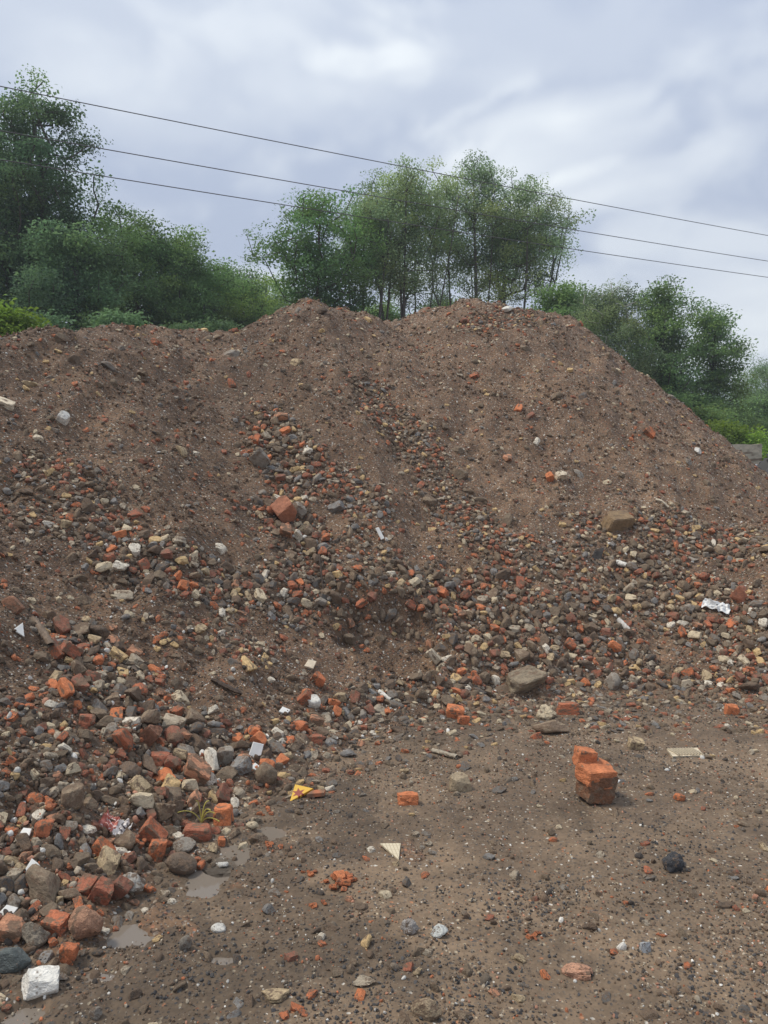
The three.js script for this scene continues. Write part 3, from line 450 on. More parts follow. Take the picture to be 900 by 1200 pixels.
// ------------------------------------------------------------------ the stones of the heap, biggest first
// runs of coarse stone down the slopes: points on the photograph, radius in its pixels, cover 0..1, largest half-size in metres
const RUNS = [
  [[[120, 790], [160, 850], [205, 920], [245, 960]], 62, 1, .046],
  [[[215, 980], [150, 1010], [90, 1060]], 48, 1, .046],
  [[[30, 960], [70, 990], [20, 1060]], 60, .8, .026],
  [[[270, 890], [320, 880], [400, 850], [440, 830]], 34, .75, .042],
  [[[150, 650], [220, 670], [300, 690], [380, 690], [450, 715]], 36, .85, .04],
  [[[110, 590], [160, 640]], 30, .55, .04],
  [[[310, 505], [350, 545], [335, 600], [350, 645]], 30, .95, .04],
  [[[380, 560], [420, 590]], 28, .6, .035],
  [[[500, 700], [590, 720], [560, 775], [640, 770], [700, 740]], 48, .95, .041],
  [[[480, 805], [560, 810], [690, 795]], 22, .75, .044],
  [[[760, 690], [830, 710], [890, 760]], 48, .95, .038],
  [[[740, 800], [830, 800], [900, 815]], 22, .75, .042],
  [[[790, 630], [850, 640], [900, 640]], 36, .75, .04],
  [[[690, 620], [700, 650]], 22, .5, .035],
  [[[40, 560], [100, 580], [60, 610]], 34, .45, .04],
  [[[440, 470], [480, 520], [500, 560]], 30, .45, .03],
  [[[540, 600], [600, 650], [660, 660]], 36, .5, .03],
  [[[560, 380], [610, 370]], 26, .35, .03],
  [[[430, 640], [470, 690]], 26, .5, .035],
  [[[200, 740], [300, 760]], 26, .25, .035],
  [[[60, 860], [40, 930]], 50, .6, .024],
].map(([pts, r, c, s]) => { const w = pts.map(([a, b]) => at(a, b)); return { w: w.map(p => [p.x, p.z]), r: r * mpp(w[0]), k: Math.max(1, (w[0].distanceTo(camera.position)) / 6), c, s }; });
function run(x, z) { let cov = .022, size = .024; for (const q of RUNS) { let d = 9; for (let i = 0; i < q.w.length - 1; i++) d = Math.min(d, seg2(x, z, q.w[i], q.w[i + 1])[0]); const n = d / q.r + .55 * gn2(x * 2.6, z * 2.6, 101) + .3 * gn2(x * 7, z * 7, 103), f = q.c * ss(1.5, .55, n); if (f > cov) { cov = f; size = Math.max(.026, q.s * (.6 + .4 * ss(.2, 1, f))); } } return [cov, size]; }
const R = rng(2024), found = [];
const inView = (x, z) => z < -1.75 && z > -12.4 && Math.abs(x) < .6 * -z + .5;
for (const [rad, tries] of [[.064, 2500], [.055, 5000], [.046, 9000], [.038, 16000], [.031, 26000], [.025, 50000], [.020, 90000], [.016, 130000]]) {
  for (let k = 0; k < tries; k++) {
    const z = -1.8 - 10.4 * Math.pow(R(), .9), x = (R() * 2 - 1) * (.6 * -z + .4), s = rad * (.85 + .3 * R());
    const hb = heapBase(x, z); const onHeap = hb > .04;
    let [cov, mx] = run(x, z);
    if (!onHeap) { const toe = heapBase(x, z - .4) > .06 ? .34 * ss(-.4, .3, gn2(x * 3, z * 3, 107)) + .08 : heapBase(x, z - .9) > .06 ? .13 * ss(-.3, .4, gn2(x * 3, z * 3, 107)) + .03 : 0; cov = Math.min(cov * .35, .3) * .4 + .010 + toe; mx = Math.min(mx, toe ? .032 : .02); if (R() < .45) continue; }
    if (s > mx * 1.15) { if (R() > (onHeap ? .012 : .0008)) continue; } else if (R() > Math.min(1, cov * 1.25)) continue;
    if (!clear(x, z, s * .86) || (((x - HOLLOW.x) / .30) ** 2 + ((z - HOLLOW.z) / .2) ** 2 < 1 && R() > .06)) continue;
    if (PUDDLES.some(p => Math.hypot(x - p.x, z - p.z) < Math.max(p.rx, p.rz) * 1.1)) continue;
    occupy(x, z, s * .86);
    const t = R(), kind = t < (onHeap ? .29 : .22) ? 'brick' : t < .44 ? 'grey' : t < .80 ? 'brown' : 'pale';
    found.push({ x, z, s, kind, on: onHeap, cov, v: Math.floor(R() * 9), m: R(), a: R() * 6.283, b: R(), c: R(), d: R(), seen: s / Math.hypot(x, z) });
  }
}
found.sort((a, b) => b.seen - a.seen);
function pose(f, o) {
  const flat = f.kind === 'grey' ? .38 + .5 * f.b : f.kind === 'brick' ? .45 + .5 * f.b : .5 + .45 * f.b, n = nrm(f.x, f.z, .06);
  const q = new THREE.Quaternion().setFromUnitVectors(UP, n).multiply(new THREE.Quaternion().setFromEuler(new THREE.Euler((f.c - .5) * .9, f.a, (f.d - .5) * .9, 'YXZ')));
  const s = f.s * 1.28, sc = new THREE.Vector3(s * (1 + .45 * f.c), s * flat, s * (.72 + .3 * f.d));
  const p = new THREE.Vector3(f.x, surf(f.x, f.z, false), f.z).addScaledVector(n, s * flat * (f.on ? .14 + .5 * f.cov * f.b : .12));
  if (o) { o.position.copy(p); o.quaternion.copy(q); o.scale.copy(sc); return o; }
  return new THREE.Matrix4().compose(p, q, sc);
}
const LOOK = {
  brick: [['bright orange', 'orange-red', 'dusky red', 'pinkish', 'dark maroon', 'vivid orange'], 'brick fragment', 'brick_fragment', 'brick fragments among the rubble'],
  grey: [['mid-grey', 'dark grey', 'light grey', 'blackish', 'slate-grey'], 'grey stone', 'grey_stone', 'grey stones among the rubble'],
  brown: [['dusty brown', 'soil-brown', 'light brown', 'dark brown'], 'brown stone', 'brown_stone', 'brown stones among the rubble'],
  pale: [['cream', 'tan', 'yellowish', 'off-white', 'beige'], 'pale stone', 'pale_stone', 'pale stones among the rubble'],
};
const count = { brick: 0, grey: 0, brown: 0, pale: 0 }, rest = { brick: [], grey: [], brown: [], pale: [] };
const NAMED = LANDMARKS.filter(l => l[1]);
for (const f of found) {
  if (count[f.kind] >= 295 || f.seen < .0045) { rest[f.kind].push(f); continue; }
  count[f.kind]++;
  const mi = Math.floor(f.m * PAL[f.kind].length), look = LOOK[f.kind];
  const o = pose(f, mesh(look[2], VAR[f.kind][f.v], PAL[f.kind][mi]));
  let best = NAMED[0], bd = 1e9; for (const l of NAMED) { const d = Math.hypot(l[0].x - f.x, l[0].z - f.z); if (d < bd) { bd = d; best = l; } }
  const dx = f.x - best[0].x, dz = f.z - best[0].z, w = Math.abs(dx) > Math.abs(dz) ? (dx > 0 ? 'right of' : 'left of') : (dz < 0 ? 'behind' : 'in front of');
  const near = bd < .22 ? 'just ' : bd < .6 ? '' : 'well ', size = f.s > .052 ? 'large ' : f.s > .037 ? '' : 'small ', shape = ['flat', 'blocky', 'angular'][Math.floor(f.b * 3)];
  f.o = o; f.bd = bd; tag(o, `${size}${f.kind === 'brick' && best[1].split(' ').length > 5 ? '' : shape + ' '}${look[0][mi]} ${look[1].split(' ').pop()} ${near}${w} ${best[1]}`.replace('fragment', 'brick fragment'), look[1], look[3]);
}
{ // alike neighbours: told apart by how far they lie from what they are named after
  const same = new Map(); for (const f of found) if (f.o) { const l = f.o.userData.label; if (!same.has(l)) same.set(l, []); same.get(l).push(f); }
  for (const [l, fs] of same) if (fs.length > 1) { fs.sort((a, b) => a.bd - b.bd); fs.forEach((f, i) => { f.o.userData.label = l + (fs.length === 2 ? [', the nearer', ', the farther'][i] : [', nearest', ', second nearest', ', third nearest', ', fourth nearest', ', fifth nearest', ', sixth nearest'][i] || ', farthest'); }); }
  for (const f of found) if (f.o && f.o.userData.label.split(/\s+/).length > 16) f.o.userData.label = f.o.userData.label.replace(/(flat|blocky|angular) /, '');
}
const mats = new THREE.Matrix4(), tint = new THREE.Color();
function many(name, label, geo, mat, list, put, colour) {
  const o = new THREE.InstancedMesh(geo, mat, list.length); o.name = numbered(name); shadow(o);
  list.forEach((f, i) => { o.setMatrixAt(i, put(f)); if (colour) { colour(f, tint); o.setColorAt(i, tint); } });
  scene.add(o); return tag(o, label, null, null, 'stuff');
}
const SHAPES = ['flat', 'blocky', 'angular'];
for (const kind in rest) for (let v = 0; v < 3; v++) {
  const l = rest[kind].filter((f, i) => i % 3 === v); if (!l.length) continue;
  const k = v * 2 % PAL[kind].length;
  many(LOOK[kind][2].replace(/_(\w+)$/, '_rubble'), `small ${SHAPES[v]} ${kind === 'brick' ? 'brick chips' : kind + ' stones'} strewn over the heap and the mud`, LOW[kind][v], PAL[kind][k], l, f => pose(f));
}
// grit, clods and crumbs: nobody could count them
const TONES = [[.36, [.165, .112, .073]], [.18, [.21, .165, .12]], [.15, [.085, .07, .058]], [.10, [.46, .165, .075]], [.13, [.50, .42, .31]], [.04, [.76, .73, .66]], [.02, [.50, .25, .16]]];
const grain = new THREE.MeshStandardMaterial({ roughness: .92, map: stoneTex([.82, .82, .82], 990, .06, .22) });
function gritList(seed, n, zpow, s0, s1, pw, where) {
  const r = rng(seed), l = [];
  for (let k = 0; k < n; k++) {
    const z = -1.75 - 10.4 * Math.pow(r(), zpow), x = (r() * 2 - 1) * (.6 * -z + .4), on = heapBase(x, z) > .05; if (!where(x, z, on, r)) continue;
    let t = r(), i = 0; while (i < TONES.length - 1 && t > TONES[i][0]) { t -= TONES[i][0]; i++; }
    if (!on && (i === 4 || i === 3) && r() < .55) i = 0;
    l.push({ x, z, s: s0 + (s1 - s0) * Math.pow(r(), pw), t: i, v: .65 + .6 * r(), a: r() * 6.28, b: r(), c: r(), d: r(), on });
  }
  return l;
}
const E = new THREE.Euler(), Q = new THREE.Quaternion(), Vp = new THREE.Vector3(), Vs = new THREE.Vector3();
const putGrit = f => { E.set(f.b * 6, f.a, f.c * 6); Q.setFromEuler(E); Vp.set(f.x, surf(f.x, f.z) + f.s * (f.on ? .45 : .2), f.z); Vs.set(f.s * (1 + .4 * f.b), f.s * (.55 + .4 * f.c), f.s * (.75 + .3 * f.d)); return mats.compose(Vp, Q, Vs); };
const gritTint = (f, c) => c.setRGB(...TONES[f.t][1].map(v => v * f.v));
const patch = (x, z) => .5 + fbm2(x * 1.3, z * 1.3, 3, 111) + .35 * gn2(x * 5, z * 5, 113);
const G1 = rockGeo(71, { detail: 1, cuts: 7, lo: .5 }), G2 = rockGeo(73, { detail: 1, box: .5, cuts: 3 }), G3 = rockGeo(75, { detail: 0, cuts: 5 }), G4 = rockGeo(77, { detail: 0, cuts: 4, box: .6 });
const hollow = (x, z) => ((x - HOLLOW.x) / .34) ** 2 + ((z - HOLLOW.z) / .2) ** 2 < 1;
const runs = (x, z, on, r) => hollow(x, z) ? false : on ? r() < .012 + .9 * run(x, z)[0] + .11 * ss(.5, 1.05, patch(x, z)) : r() < .05 * ss(.2, 1, patch(x, z)) + (heapBase(x, z - .5) > .06 ? .2 : 0);
many('coarse_gravel', 'coarse mixed gravel of brick and stone over the heap', G1, grain, gritList(31, 70000, .8, .008, .019, 1.8, runs), putGrit, gritTint);
many('broken_gravel', 'blocky brick and stone gravel chips over the heap', G2, grain, gritList(33, 70000, .8, .007, .018, 1.8, runs), putGrit, gritTint);
const crumbs = (x, z, on, r) => !hollow(x, z) && r() < (on ? .25 + .5 * patch(x, z) : .12 + .55 * ss(.2, 1.1, patch(x, z)));
many('fine_grit', 'fine mixed grit on the soil and the mud', G3, grain, gritList(35, 170000, 1.2, .0022, .008, 2.2, crumbs), putGrit, gritTint);
many('sharp_grit', 'sharp mixed grit and crumbs on the soil and the mud', G4, grain, gritList(37, 170000, 1.2, .0022, .0085, 2.2, crumbs), putGrit, gritTint);
const clod = M(stoneTex([.17, .11, .070], 995, .3, .3), .97);
many('soil_clods', 'crumbly brown soil clods covering the heap', rockGeo(79, { detail: 2, cuts: 5, rough: .16, soft: .3 }), clod, gritList(39, 110000, .8, .005, .022, 3.6, (x, z, on, r) => on && r() < .04 + .5 * ss(.3, 1, patch(x + 5, z))), putGrit, (f, c) => c.setRGB(.75 + .45 * f.v * .6, .75 + .45 * f.v * .58, .75 + .45 * f.v * .56));
{ // black slag grit in patches on the mud
  const near = [[500, 1150, .35], [420, 1170, .3], [780, 985, .3], [850, 840, .5], [760, 890, .35], [540, 1170, .3], [400, 940, .2], [230, 1130, .2], [620, 1060, .3], [470, 850, .25], [860, 1180, .3], [700, 840, .3]].map(([a, b, r]) => { const p = at(a, b); return [p.x, p.z, r]; });
  many('slag_grit', 'black slag grit in patches on the mud', rockGeo(81, { detail: 1, cuts: 6, lo: .3, hi: .8, rough: .1 }), plain(.07, .065, .062, .8), gritList(41, 190000, 1.35, .0014, .0085, 4.2, (x, z, on, r) => { if (on) return false; let d = 9; for (const [a, b, q] of near) d = Math.min(d, Math.hypot(x - a, z - b) / q); return r() < ss(1.2, .2, d + .5 * gn2(x * 6, z * 6, 121)) * .6 + .07; }), putGrit, (f, c) => c.setRGB(f.v, f.v, f.v));
}

// ------------------------------------------------------------------ trees
function limb(a, b, r0, r1, n = 6) {
  const d = new THREE.Vector3().subVectors(b, a), g = new THREE.CylinderGeometry(r1, r0, d.length(), n, 1, true); g.translate(0, d.length() / 2, 0);
  g.applyQuaternion(new THREE.Quaternion().setFromUnitVectors(UP, d.normalize())); g.translate(a.x, a.y, a.z); return g;
}
function sprayGeo(seed, leaf, spread, n, hang = 0) {
  const r = rng(seed), P = [], I = [], v = new THREE.Vector3(), q = new THREE.Quaternion();
  for (let k = 0; k < n; k++) {
    const c = new THREE.Vector3((r() - .5) * 2, (r() - .5) * 1.1 - hang * r(), (r() - .5) * 2).multiplyScalar(spread);
    q.setFromEuler(new THREE.Euler((r() - .5) * 1.7, r() * 6.28, (r() - .5) * 1.7)); const s = leaf * (.7 + .6 * r()), b = P.length / 3;
    for (const [x, y, z] of [[-.5, 0, 0], [0, .08, .34], [.55, -.05, 0], [0, .08, -.34]]) { v.set(x * s, y * s, z * s).applyQuaternion(q).add(c); P.push(v.x, v.y, v.z); }
    I.push(b, b + 1, b + 2, b, b + 2, b + 3);
  }
  const g = new THREE.BufferGeometry(); g.setAttribute('position', new THREE.Float32BufferAttribute(P, 3)); g.setIndex(I); g.computeVertexNormals(); return g;
}
const SPRAY = [sprayGeo(1, .082, .2, 19), sprayGeo(2, .055, .19, 24), sprayGeo(3, .045, .17, 28, 1.6), sprayGeo(4, .072, .22, 26)];
const leafMat = (r, g, b) => new THREE.MeshPhysicalMaterial({ color: new THREE.Color().setRGB(r, g, b), roughness: .95, specularIntensity: .25, transmission: .5, thickness: 0, side: THREE.DoubleSide });
const LEAF = { dark: leafMat(.135, .245, .13), mid: leafMat(.18, .31, .125), fresh: leafMat(.17, .32, .13), grey: leafMat(.28, .41, .235), lime: leafMat(.22, .36, .06), birch: leafMat(.22, .32, .18) };
const BARK = M(stoneTex([.085, .072, .06], 997, .1, .3)), BIRCHBARK = M(stoneTex([.45, .43, .40], 999, .1, .3));
// px: middle of the crown on the photograph, top: its highest point, half: half its width, base: where the crown begins
function tree(name, label, px, top, base, half, d, { leaf = 'mid', spray = 0, stems = 1, n = 110, per = 26, cr = .62, shape = 'oval', seed = 1, bark = BARK, groupName, lean = 0, fan = .5, trunk = .11, dense = .4, tilt = .9, gap = 1.12 } = {}) {
  const r = rng(seed * 977 + 5), foot = atDepth(px - lean, 600, d); foot.y = -.03; const H = atDepth(px, top, d).y - .35, B0 = Math.max(.3, atDepth(px, base, d).y), Rr = half * d / FPX, cx = (px - (px - lean)) * d / FPX;
  const prof = t => shape === 'oval' ? Math.pow(Math.sin(Math.PI * Math.min(.999, .07 + .9 * Math.pow(t, .85))), .62) : shape === 'cone' ? Math.pow(1 - t, .85) * (.75 + .25 * ss(0, .18, t)) + .05 : shape === 'vase' ? Math.pow(Math.sin(Math.PI * Math.min(.999, .10 + .82 * Math.pow(t, 1.25))), .6) : Math.pow(Math.max(0, 1 - Math.pow(Math.abs(t * 2 - 1), 2.6)), .5);
  const nodes = [], V = (x, y, z) => new THREE.Vector3(x, y, z);
  for (let s = 0; s < stems; s++) {
    const a = s / stems * 6.28 + r() * 1.2, off = stems > 1 ? fan * Rr * (.55 + .6 * r()) : 0, top2 = mix(B0, H, stems > 1 ? .55 + .3 * r() : .86); let prev = -1; const K = 9, w = r() * 6;
    for (let k = 0; k <= K; k++) { const t = k / K; nodes.push({ p: V(cx * t + Math.cos(a) * (off * Math.pow(t, 1.15) + (stems > 1 ? .12 : 0)) + .1 * Math.sin(w + t * 7) * t, top2 * t, Math.sin(a) * off * Math.pow(t, 1.1) + .1 * Math.cos(w + t * 6) * t), up: prev, len: top2 * t, stem: t }); prev = nodes.length - 1; }
  }
  const pts = [], boughs = [], nb = Math.round(n / 3.6); let guard = 0;
  while (boughs.length < nb && guard++ < nb * 60) {                          // boughs first, then the leafy twigs of each
    const t = Math.pow(r(), shape === 'vase' ? .62 : .9), a = r() * 6.2832, q = Math.pow(r(), .4), rad = Rr * prof(t) * (.80 + .36 * vn3(Math.cos(a) * 1.6 + seed, t * 4.5, Math.sin(a) * 1.6)) * q, p = V(cx * (B0 + (H - B0) * t) / H + Math.cos(a) * rad, B0 + (H - B0) * t - .1, Math.sin(a) * rad);
    if (boughs.some(o => o.distanceToSquared(p) < (cr * gap) ** 2)) continue; boughs.push(p);
  }
  boughs.push(V(cx, H - .45, 0)); if (shape === 'cone') for (let k = 1; k < 7; k++) { const a = k * 2.4 + seed, o = .1 + .11 * k; boughs.push(V(cx + Math.cos(a) * o, H - .45 - .32 * k, Math.sin(a) * o)); }
  for (const c of boughs) { const k = 4 + Math.floor(r() * 5), tone = .5 + .85 * r(), yel = r() * r() * .5; for (let i = 0; i < k; i++) { const p = V(c.x + (r() - .5) * cr * 2.3, c.y + (r() - .5) * cr * 1.5, c.z + (r() - .5) * cr * 2.3); p.tone = tone; p.yel = yel; pts.push(p); } }
  pts.sort((a, b) => Math.hypot(a.x - cx * a.y / H, a.z) + a.y * .25 - Math.hypot(b.x - cx * b.y / H, b.z) - b.y * .25);
  const tips = [];
  for (const p of pts) {
    let best = 0, bc = 1e9; nodes.forEach((o, i) => { if (o.stem !== undefined && o.stem < .12) return; const dd = o.p.distanceTo(p), c = dd + .22 * o.len + (o.p.y > p.y + .1 ? (o.p.y - p.y) * .8 : 0); if (c < bc) { bc = c; best = i; } });
    let prev = best; const o = nodes[best], dd = o.p.distanceTo(p), K = Math.max(1, Math.ceil(dd / .8)), s = o.p.clone();
    for (let k = 1; k <= K; k++) { const t = k / K, m = s.clone().lerp(p, t); m.y += .16 * dd * Math.sin(t * Math.PI) * (spray === 2 ? 1.2 : .3); m.x += (r() - .5) * .12; m.z += (r() - .5) * .12; nodes.push({ p: m, up: prev, len: o.len + dd * t }); prev = nodes.length - 1; }
    tips.push(p);
  }
  const load = new Float32Array(nodes.length); for (let i = nodes.length - 1; i >= 0; i--) { load[i] += 1; if (nodes[i].up >= 0) load[nodes[i].up] += load[i]; }
  let mxl = 0; for (const v of load) mxl = Math.max(mxl, v); const radOf = i => Math.max(.011, trunk * Math.pow(load[i] / mxl, .48));
  const parts = []; nodes.forEach((o, i) => { if (o.up >= 0) parts.push(limb(nodes[o.up].p, o.p, Math.min(radOf(o.up), radOf(i) * 1.35), radOf(i), load[i] > 12 ? 7 : 4)); });
  const T = group(name, foot); mesh('trunk', mergeGeometries(parts), bark, T);
  const total = Math.round(tips.length * per * dense), crown = new THREE.InstancedMesh(SPRAY[spray], LEAF[leaf], total); crown.name = 'crown'; crown.userData.kind = 'stuff'; shadow(crown);
  const gs = () => (r() + r() + r() - 1.5) * 1.15;
  for (let i = 0; i < total; i++) {
    const c = tips[Math.floor(i / (per * dense)) % tips.length]; Vp.set(c.x + gs() * cr * .62, c.y + gs() * cr * .34, c.z + gs() * cr * .62); Q.setFromEuler(E.set((r() - .5) * tilt, r() * 6.28, (r() - .5) * tilt)); const s = .7 + .6 * r(); crown.setMatrixAt(i, mats.compose(Vp, Q, Vs.set(s, s, s)));
    const g = (.8 + .4 * r()) * c.tone, y = c.yel + r() * .12; crown.setColorAt(i, tint.setRGB(g * (1 + y), g * (1 + y * .4), g * (1 - y * .5)));
  }
  T.add(crown); return tag(T, label, 'tree', groupName);
}
const GL = 'trees behind the left of the heap', GC = 'trees behind the two tops of the heap', GRt = 'trees behind the right flank of the heap';
tree('tall_tree', 'tallest dark tree with ragged crown at the left edge', 50, 100, 330, 70, 22, { leaf: 'dark', n: 300, per: 26, seed: 3, gap: 1.42, groupName: GL, trunk: .15, stems: 3, fan: .3, cr: .55, dense: .36 });
tree('tall_tree', 'dark tree cut by the left edge behind the tallest one', -18, 118, 350, 55, 23, { leaf: 'dark', n: 200, per: 26, seed: 4, gap: 1.35, groupName: GL, cr: .55 });
tree('broadleaf_tree', 'lower dark tree under the tallest one, reaching the heap', 92, 252, 420, 46, 20, { leaf: 'dark', n: 150, per: 30, seed: 5, gap: 1.3, groupName: GL, shape: 'round', cr: .5 });
tree('broadleaf_tree', 'dark tree at the left edge under the tallest one', 18, 265, 430, 52, 21, { leaf: 'dark', n: 140, per: 30, seed: 15, gap: 1.3, groupName: GL, shape: 'round', cr: .5 });
tree('broadleaf_tree', 'bushy green tree right of the tallest tree', 160, 247, 420, 50, 24, { leaf: 'mid', n: 170, per: 30, seed: 6, gap: 1.3, groupName: GL, shape: 'round', cr: .55 });
tree('broadleaf_tree', 'mid-height green tree, third in the falling row', 214, 272, 420, 48, 25, { leaf: 'mid', n: 150, per: 30, seed: 7, gap: 1.3, groupName: GL, shape: 'round', cr: .55 });
tree('broadleaf_tree', 'lower green tree, fourth in the falling row', 262, 298, 420, 46, 27, { leaf: 'mid', n: 130, per: 30, seed: 8, gap: 1.3, groupName: GL, shape: 'oval', cr: .55 });
tree('broadleaf_tree', 'lowest tree of the falling row beside the bright gap', 312, 326, 430, 40, 29, { leaf: 'grey', n: 110, per: 30, seed: 9, groupName: GL, shape: 'round', cr: .55 });
tree('broadleaf_tree', 'fresh green maple-like tree left of the central trees', 376, 222, 385, 66, 24, { leaf: 'fresh', spray: 3, n: 130, per: 13, gap: 1.3, seed: 10, groupName: GC, cr: .55, tilt: 1.2 });
tree('slender_tree', 'airy multi-stemmed tree, first of the central three', 480, 196, 345, 56, 26, { leaf: 'grey', spray: 1, n: 170, per: 17, seed: 11, groupName: GC, stems: 7, fan: .95, shape: 'vase', cr: .52, trunk: .058, tilt: 1.5, dense: .33 });
tree('slender_tree', 'airy multi-stemmed tree, highest of the central three', 552, 190, 345, 56, 27, { leaf: 'grey', spray: 1, n: 170, per: 17, seed: 12, groupName: GC, stems: 6, fan: .9, shape: 'vase', cr: .52, trunk: .058, tilt: 1.5, dense: .33 });
tree('slender_tree', 'airy leaning tree at the end of the central three', 612, 210, 350, 48, 27, { leaf: 'grey', spray: 1, n: 160, per: 18, seed: 13, groupName: GC, stems: 5, fan: .9, shape: 'vase', cr: .52, trunk: .058, tilt: 1.5, dense: .33, lean: 22 });
tree('slender_tree', 'small airy tree joining the maple-like tree to the central three', 434, 226, 330, 40, 25, { leaf: 'grey', spray: 1, n: 90, per: 18, seed: 41, groupName: GC, stems: 4, fan: .8, shape: 'vase', cr: .5, trunk: .05, tilt: 1.5, dense: .34 });
tree('broadleaf_tree', 'low green tree filling the gap right of the central trees', 660, 326, 440, 36, 25, { leaf: 'mid', n: 110, per: 30, seed: 14, groupName: GC, shape: 'round', cr: .5 });
tree('understorey_tree', 'low shrubby tree between the stems of the central trees', 440, 346, 400, 34, 31, { leaf: 'mid', n: 60, per: 22, seed: 16, groupName: GC, shape: 'round', cr: .5 });
tree('understorey_tree', 'low shrubby tree behind the saddle under the central trees', 520, 346, 400, 36, 33, { leaf: 'mid', n: 60, per: 22, seed: 17, groupName: GC, shape: 'round', cr: .5 });
tree('birch_tree', 'drooping pale birch with white stems beside the flank', 712, 316, 450, 42, 23, { leaf: 'birch', spray: 2, n: 130, per: 26, seed: 18, groupName: GRt, bark: BIRCHBARK, stems: 2, fan: .2, trunk: .085, shape: 'oval', cr: .45 });
tree('layered_tree', 'layered green tree right of the birch', 768, 318, 520, 46, 25, { leaf: 'mid', n: 210, per: 26, seed: 19, gap: 1.25, groupName: GRt, shape: 'cone', cr: .5, tilt: .5 });
tree('layered_tree', 'layered pyramid-shaped tree against the sky at the far right', 830, 346, 540, 48, 26, { leaf: 'mid', n: 210, per: 26, seed: 20, gap: 1.25, groupName: GRt, shape: 'cone', cr: .5, tilt: .5 });
tree('broadleaf_tree', 'dense green tree filling in below the two layered trees', 795, 455, 570, 60, 24, { leaf: 'mid', n: 160, per: 28, seed: 21, gap: 1.25, groupName: GRt, shape: 'round', cr: .5 });
tree('broadleaf_tree', 'green tree behind the flank below the birch', 738, 408, 540, 44, 27, { leaf: 'dark', n: 150, per: 28, seed: 22, gap: 1.25, groupName: GRt, shape: 'round', cr: .5 });
tree('distant_tree', 'rounded bluish tree far off at the right edge', 898, 418, 560, 46, 48, { leaf: 'mid', n: 150, per: 26, seed: 23, groupName: GRt, shape: 'round', cr: .8 });
tree('distant_tree', 'rounded tree beyond the flank, left of the far bluish one', 868, 440, 560, 32, 46, { leaf: 'mid', n: 110, per: 26, seed: 24, groupName: GRt, shape: 'round', cr: .8 });
tree('broadleaf_tree', 'fresh green rounded tree behind the concrete block', 890, 462, 580, 44, 32, { leaf: 'mid', n: 130, per: 28, seed: 25, groupName: GRt, shape: 'round', cr: .55 });
function bush(name, label, px, top, bottom, half, d, leaf, seed, grp, spray = 0) { const t = tree(name, label, px, top, bottom, half, d, { leaf, spray, n: 70, per: 34, seed, shape: 'round', cr: .32, trunk: .05, stems: 4, fan: .5 }); t.userData.category = 'bush'; t.userData.group = grp; return t; }
const GB = 'bushes round the heap';
bush('lime_bush', 'bright lime-green bush at the left edge above the heap', 0, 338, 470, 34, 15, 'lime', 31, GB);
bush('lime_bush', 'yellow-green bush beside the concrete block', 848, 488, 560, 30, 20, 'lime', 32, GB);
bush('green_bush', 'green bush behind the concrete block at the right edge', 893, 515, 600, 28, 21, 'fresh', 33, GB);
bush('green_bush', 'dark green bush low behind the left crest', 150, 362, 460, 55, 18.5, 'dark', 34, GB);
bush('green_bush', 'green bush low behind the saddle of the left tops', 245, 366, 460, 55, 19, 'dark', 35, GB);
bush('green_bush', 'dark bush behind the left crest beside the lime one', 60, 362, 460, 50, 18, 'dark', 36, GB);

// ------------------------------------------------------------------ concrete block, dark debris, power lines
{
  const p = atDepth(872, 600, 16), c = group('concrete_block_wall', new THREE.Vector3(p.x - .6, 0, p.z)), H = atDepth(872, 521, 16).y;
  const mat = M(stoneTex([.50, .43, .32], 1003, .12, .15)); let y = 0;
  for (let k = 0; k < 3; k++) { const h = H / 3, g = new THREE.BoxGeometry(1.6, h - .012, .6, 24, 10, 8), P = g.attributes.position; for (let i = 0; i < P.count; i++) { const e = .012 * fbm3(P.getX(i) * 5, P.getY(i) * 5 + k * 9, P.getZ(i) * 5, 3); P.setXYZ(i, P.getX(i) + e, P.getY(i) + e * (k === 2 ? 2 : .2), P.getZ(i) + e); } g.computeVertexNormals(); mesh('block', g, mat, c).position.y = y + h / 2; y += h; }
  tag(c, 'stacked weathered concrete blocks showing behind the right flank', 'concrete blocks');
}
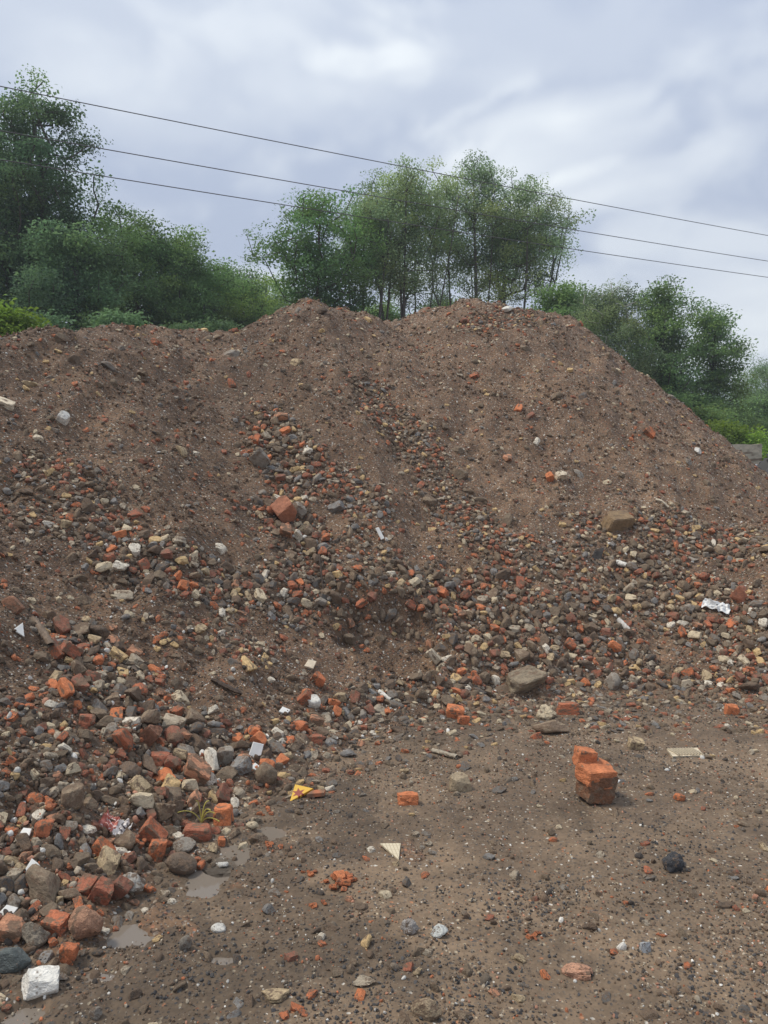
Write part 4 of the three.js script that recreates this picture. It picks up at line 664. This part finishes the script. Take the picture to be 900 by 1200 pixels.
{
  const p = atDepth(947, 600, 14.5), o = group('dark_debris_pile', new THREE.Vector3(p.x, 0, p.z)), r = rng(61), H = 2.55;
  const g = new THREE.ConeGeometry(H / .8, H, 40, 14), P = g.attributes.position; g.translate(0, H / 2, 0); for (let i = 0; i < P.count; i++) { const n = .2 * fbm3(P.getX(i) * 2, P.getY(i) * 2, P.getZ(i) * 2, 3); P.setXYZ(i, P.getX(i) + n, P.getY(i) + n * (P.getY(i) > .1 ? 1 : 0), P.getZ(i) + n); } g.computeVertexNormals();
  mesh('soil_core', g, plain(.05, .048, .045, .9), o);
  const l = []; for (let k = 0; k < 420; k++) { const t = Math.pow(r(), .6), a = Math.PI * (.35 + 1.1 * r()) - .4; l.push({ t, a, s: .04 + .09 * r() * r(), q: r() }); }
  const im = new THREE.InstancedMesh(VAR.grey[2], plain(.055, .055, .06, .75), l.length); im.name = 'lumps'; im.userData.kind = 'stuff'; shadow(im);
  l.forEach((f, i) => { Vp.set(Math.cos(f.a + 1.2) * H / .8 * f.t, H * (1 - f.t) + .03, Math.sin(f.a + 1.2) * H / .8 * f.t); Q.setFromEuler(E.set(f.q * 6, f.a * 3, f.q * 4)); im.setMatrixAt(i, mats.compose(Vp, Q, Vs.set(f.s, f.s * .7, f.s))); const v = f.q > .93 ? 9 : .6 + f.q; im.setColorAt(i, tint.setRGB(v, v, v)); }); o.add(im);
  tag(o, 'dark pile of black debris at the right edge beyond the heap', 'debris pile');
}
const WIREM = plain(.09, .085, .09, .6);
for (const [l, rt, label] of [[101, 276, 'highest of the three power lines crossing the sky'], [153, 306, 'middle power line crossing in front of the trees'], [187, 325, 'lowest of the three power lines crossing the trees']]) {
  const a = atDepth(0, l, 12), b = atDepth(900, rt, 20.8), d = new THREE.Vector3().subVectors(b, a), pts = [];
  for (let k = 0; k <= 60; k++) { const t = -1.1 + 3.4 * k / 60, p = a.clone().addScaledVector(d, t); p.y += .16 * (t * (t - 1)); pts.push(p); }
  const c = pts[0].clone(); const o = mesh('power_line', new THREE.TubeGeometry(new THREE.CatmullRomCurve3(pts.map(p => p.sub(c))), 160, .0078, 5), WIREM); o.position.copy(c); tag(o, label, 'power line', 'overhead power lines');
}
console.log('stones', found.length, JSON.stringify(count), 'rest', Object.values(rest).map(l => l.length).join());
renderer.render(scene, camera);
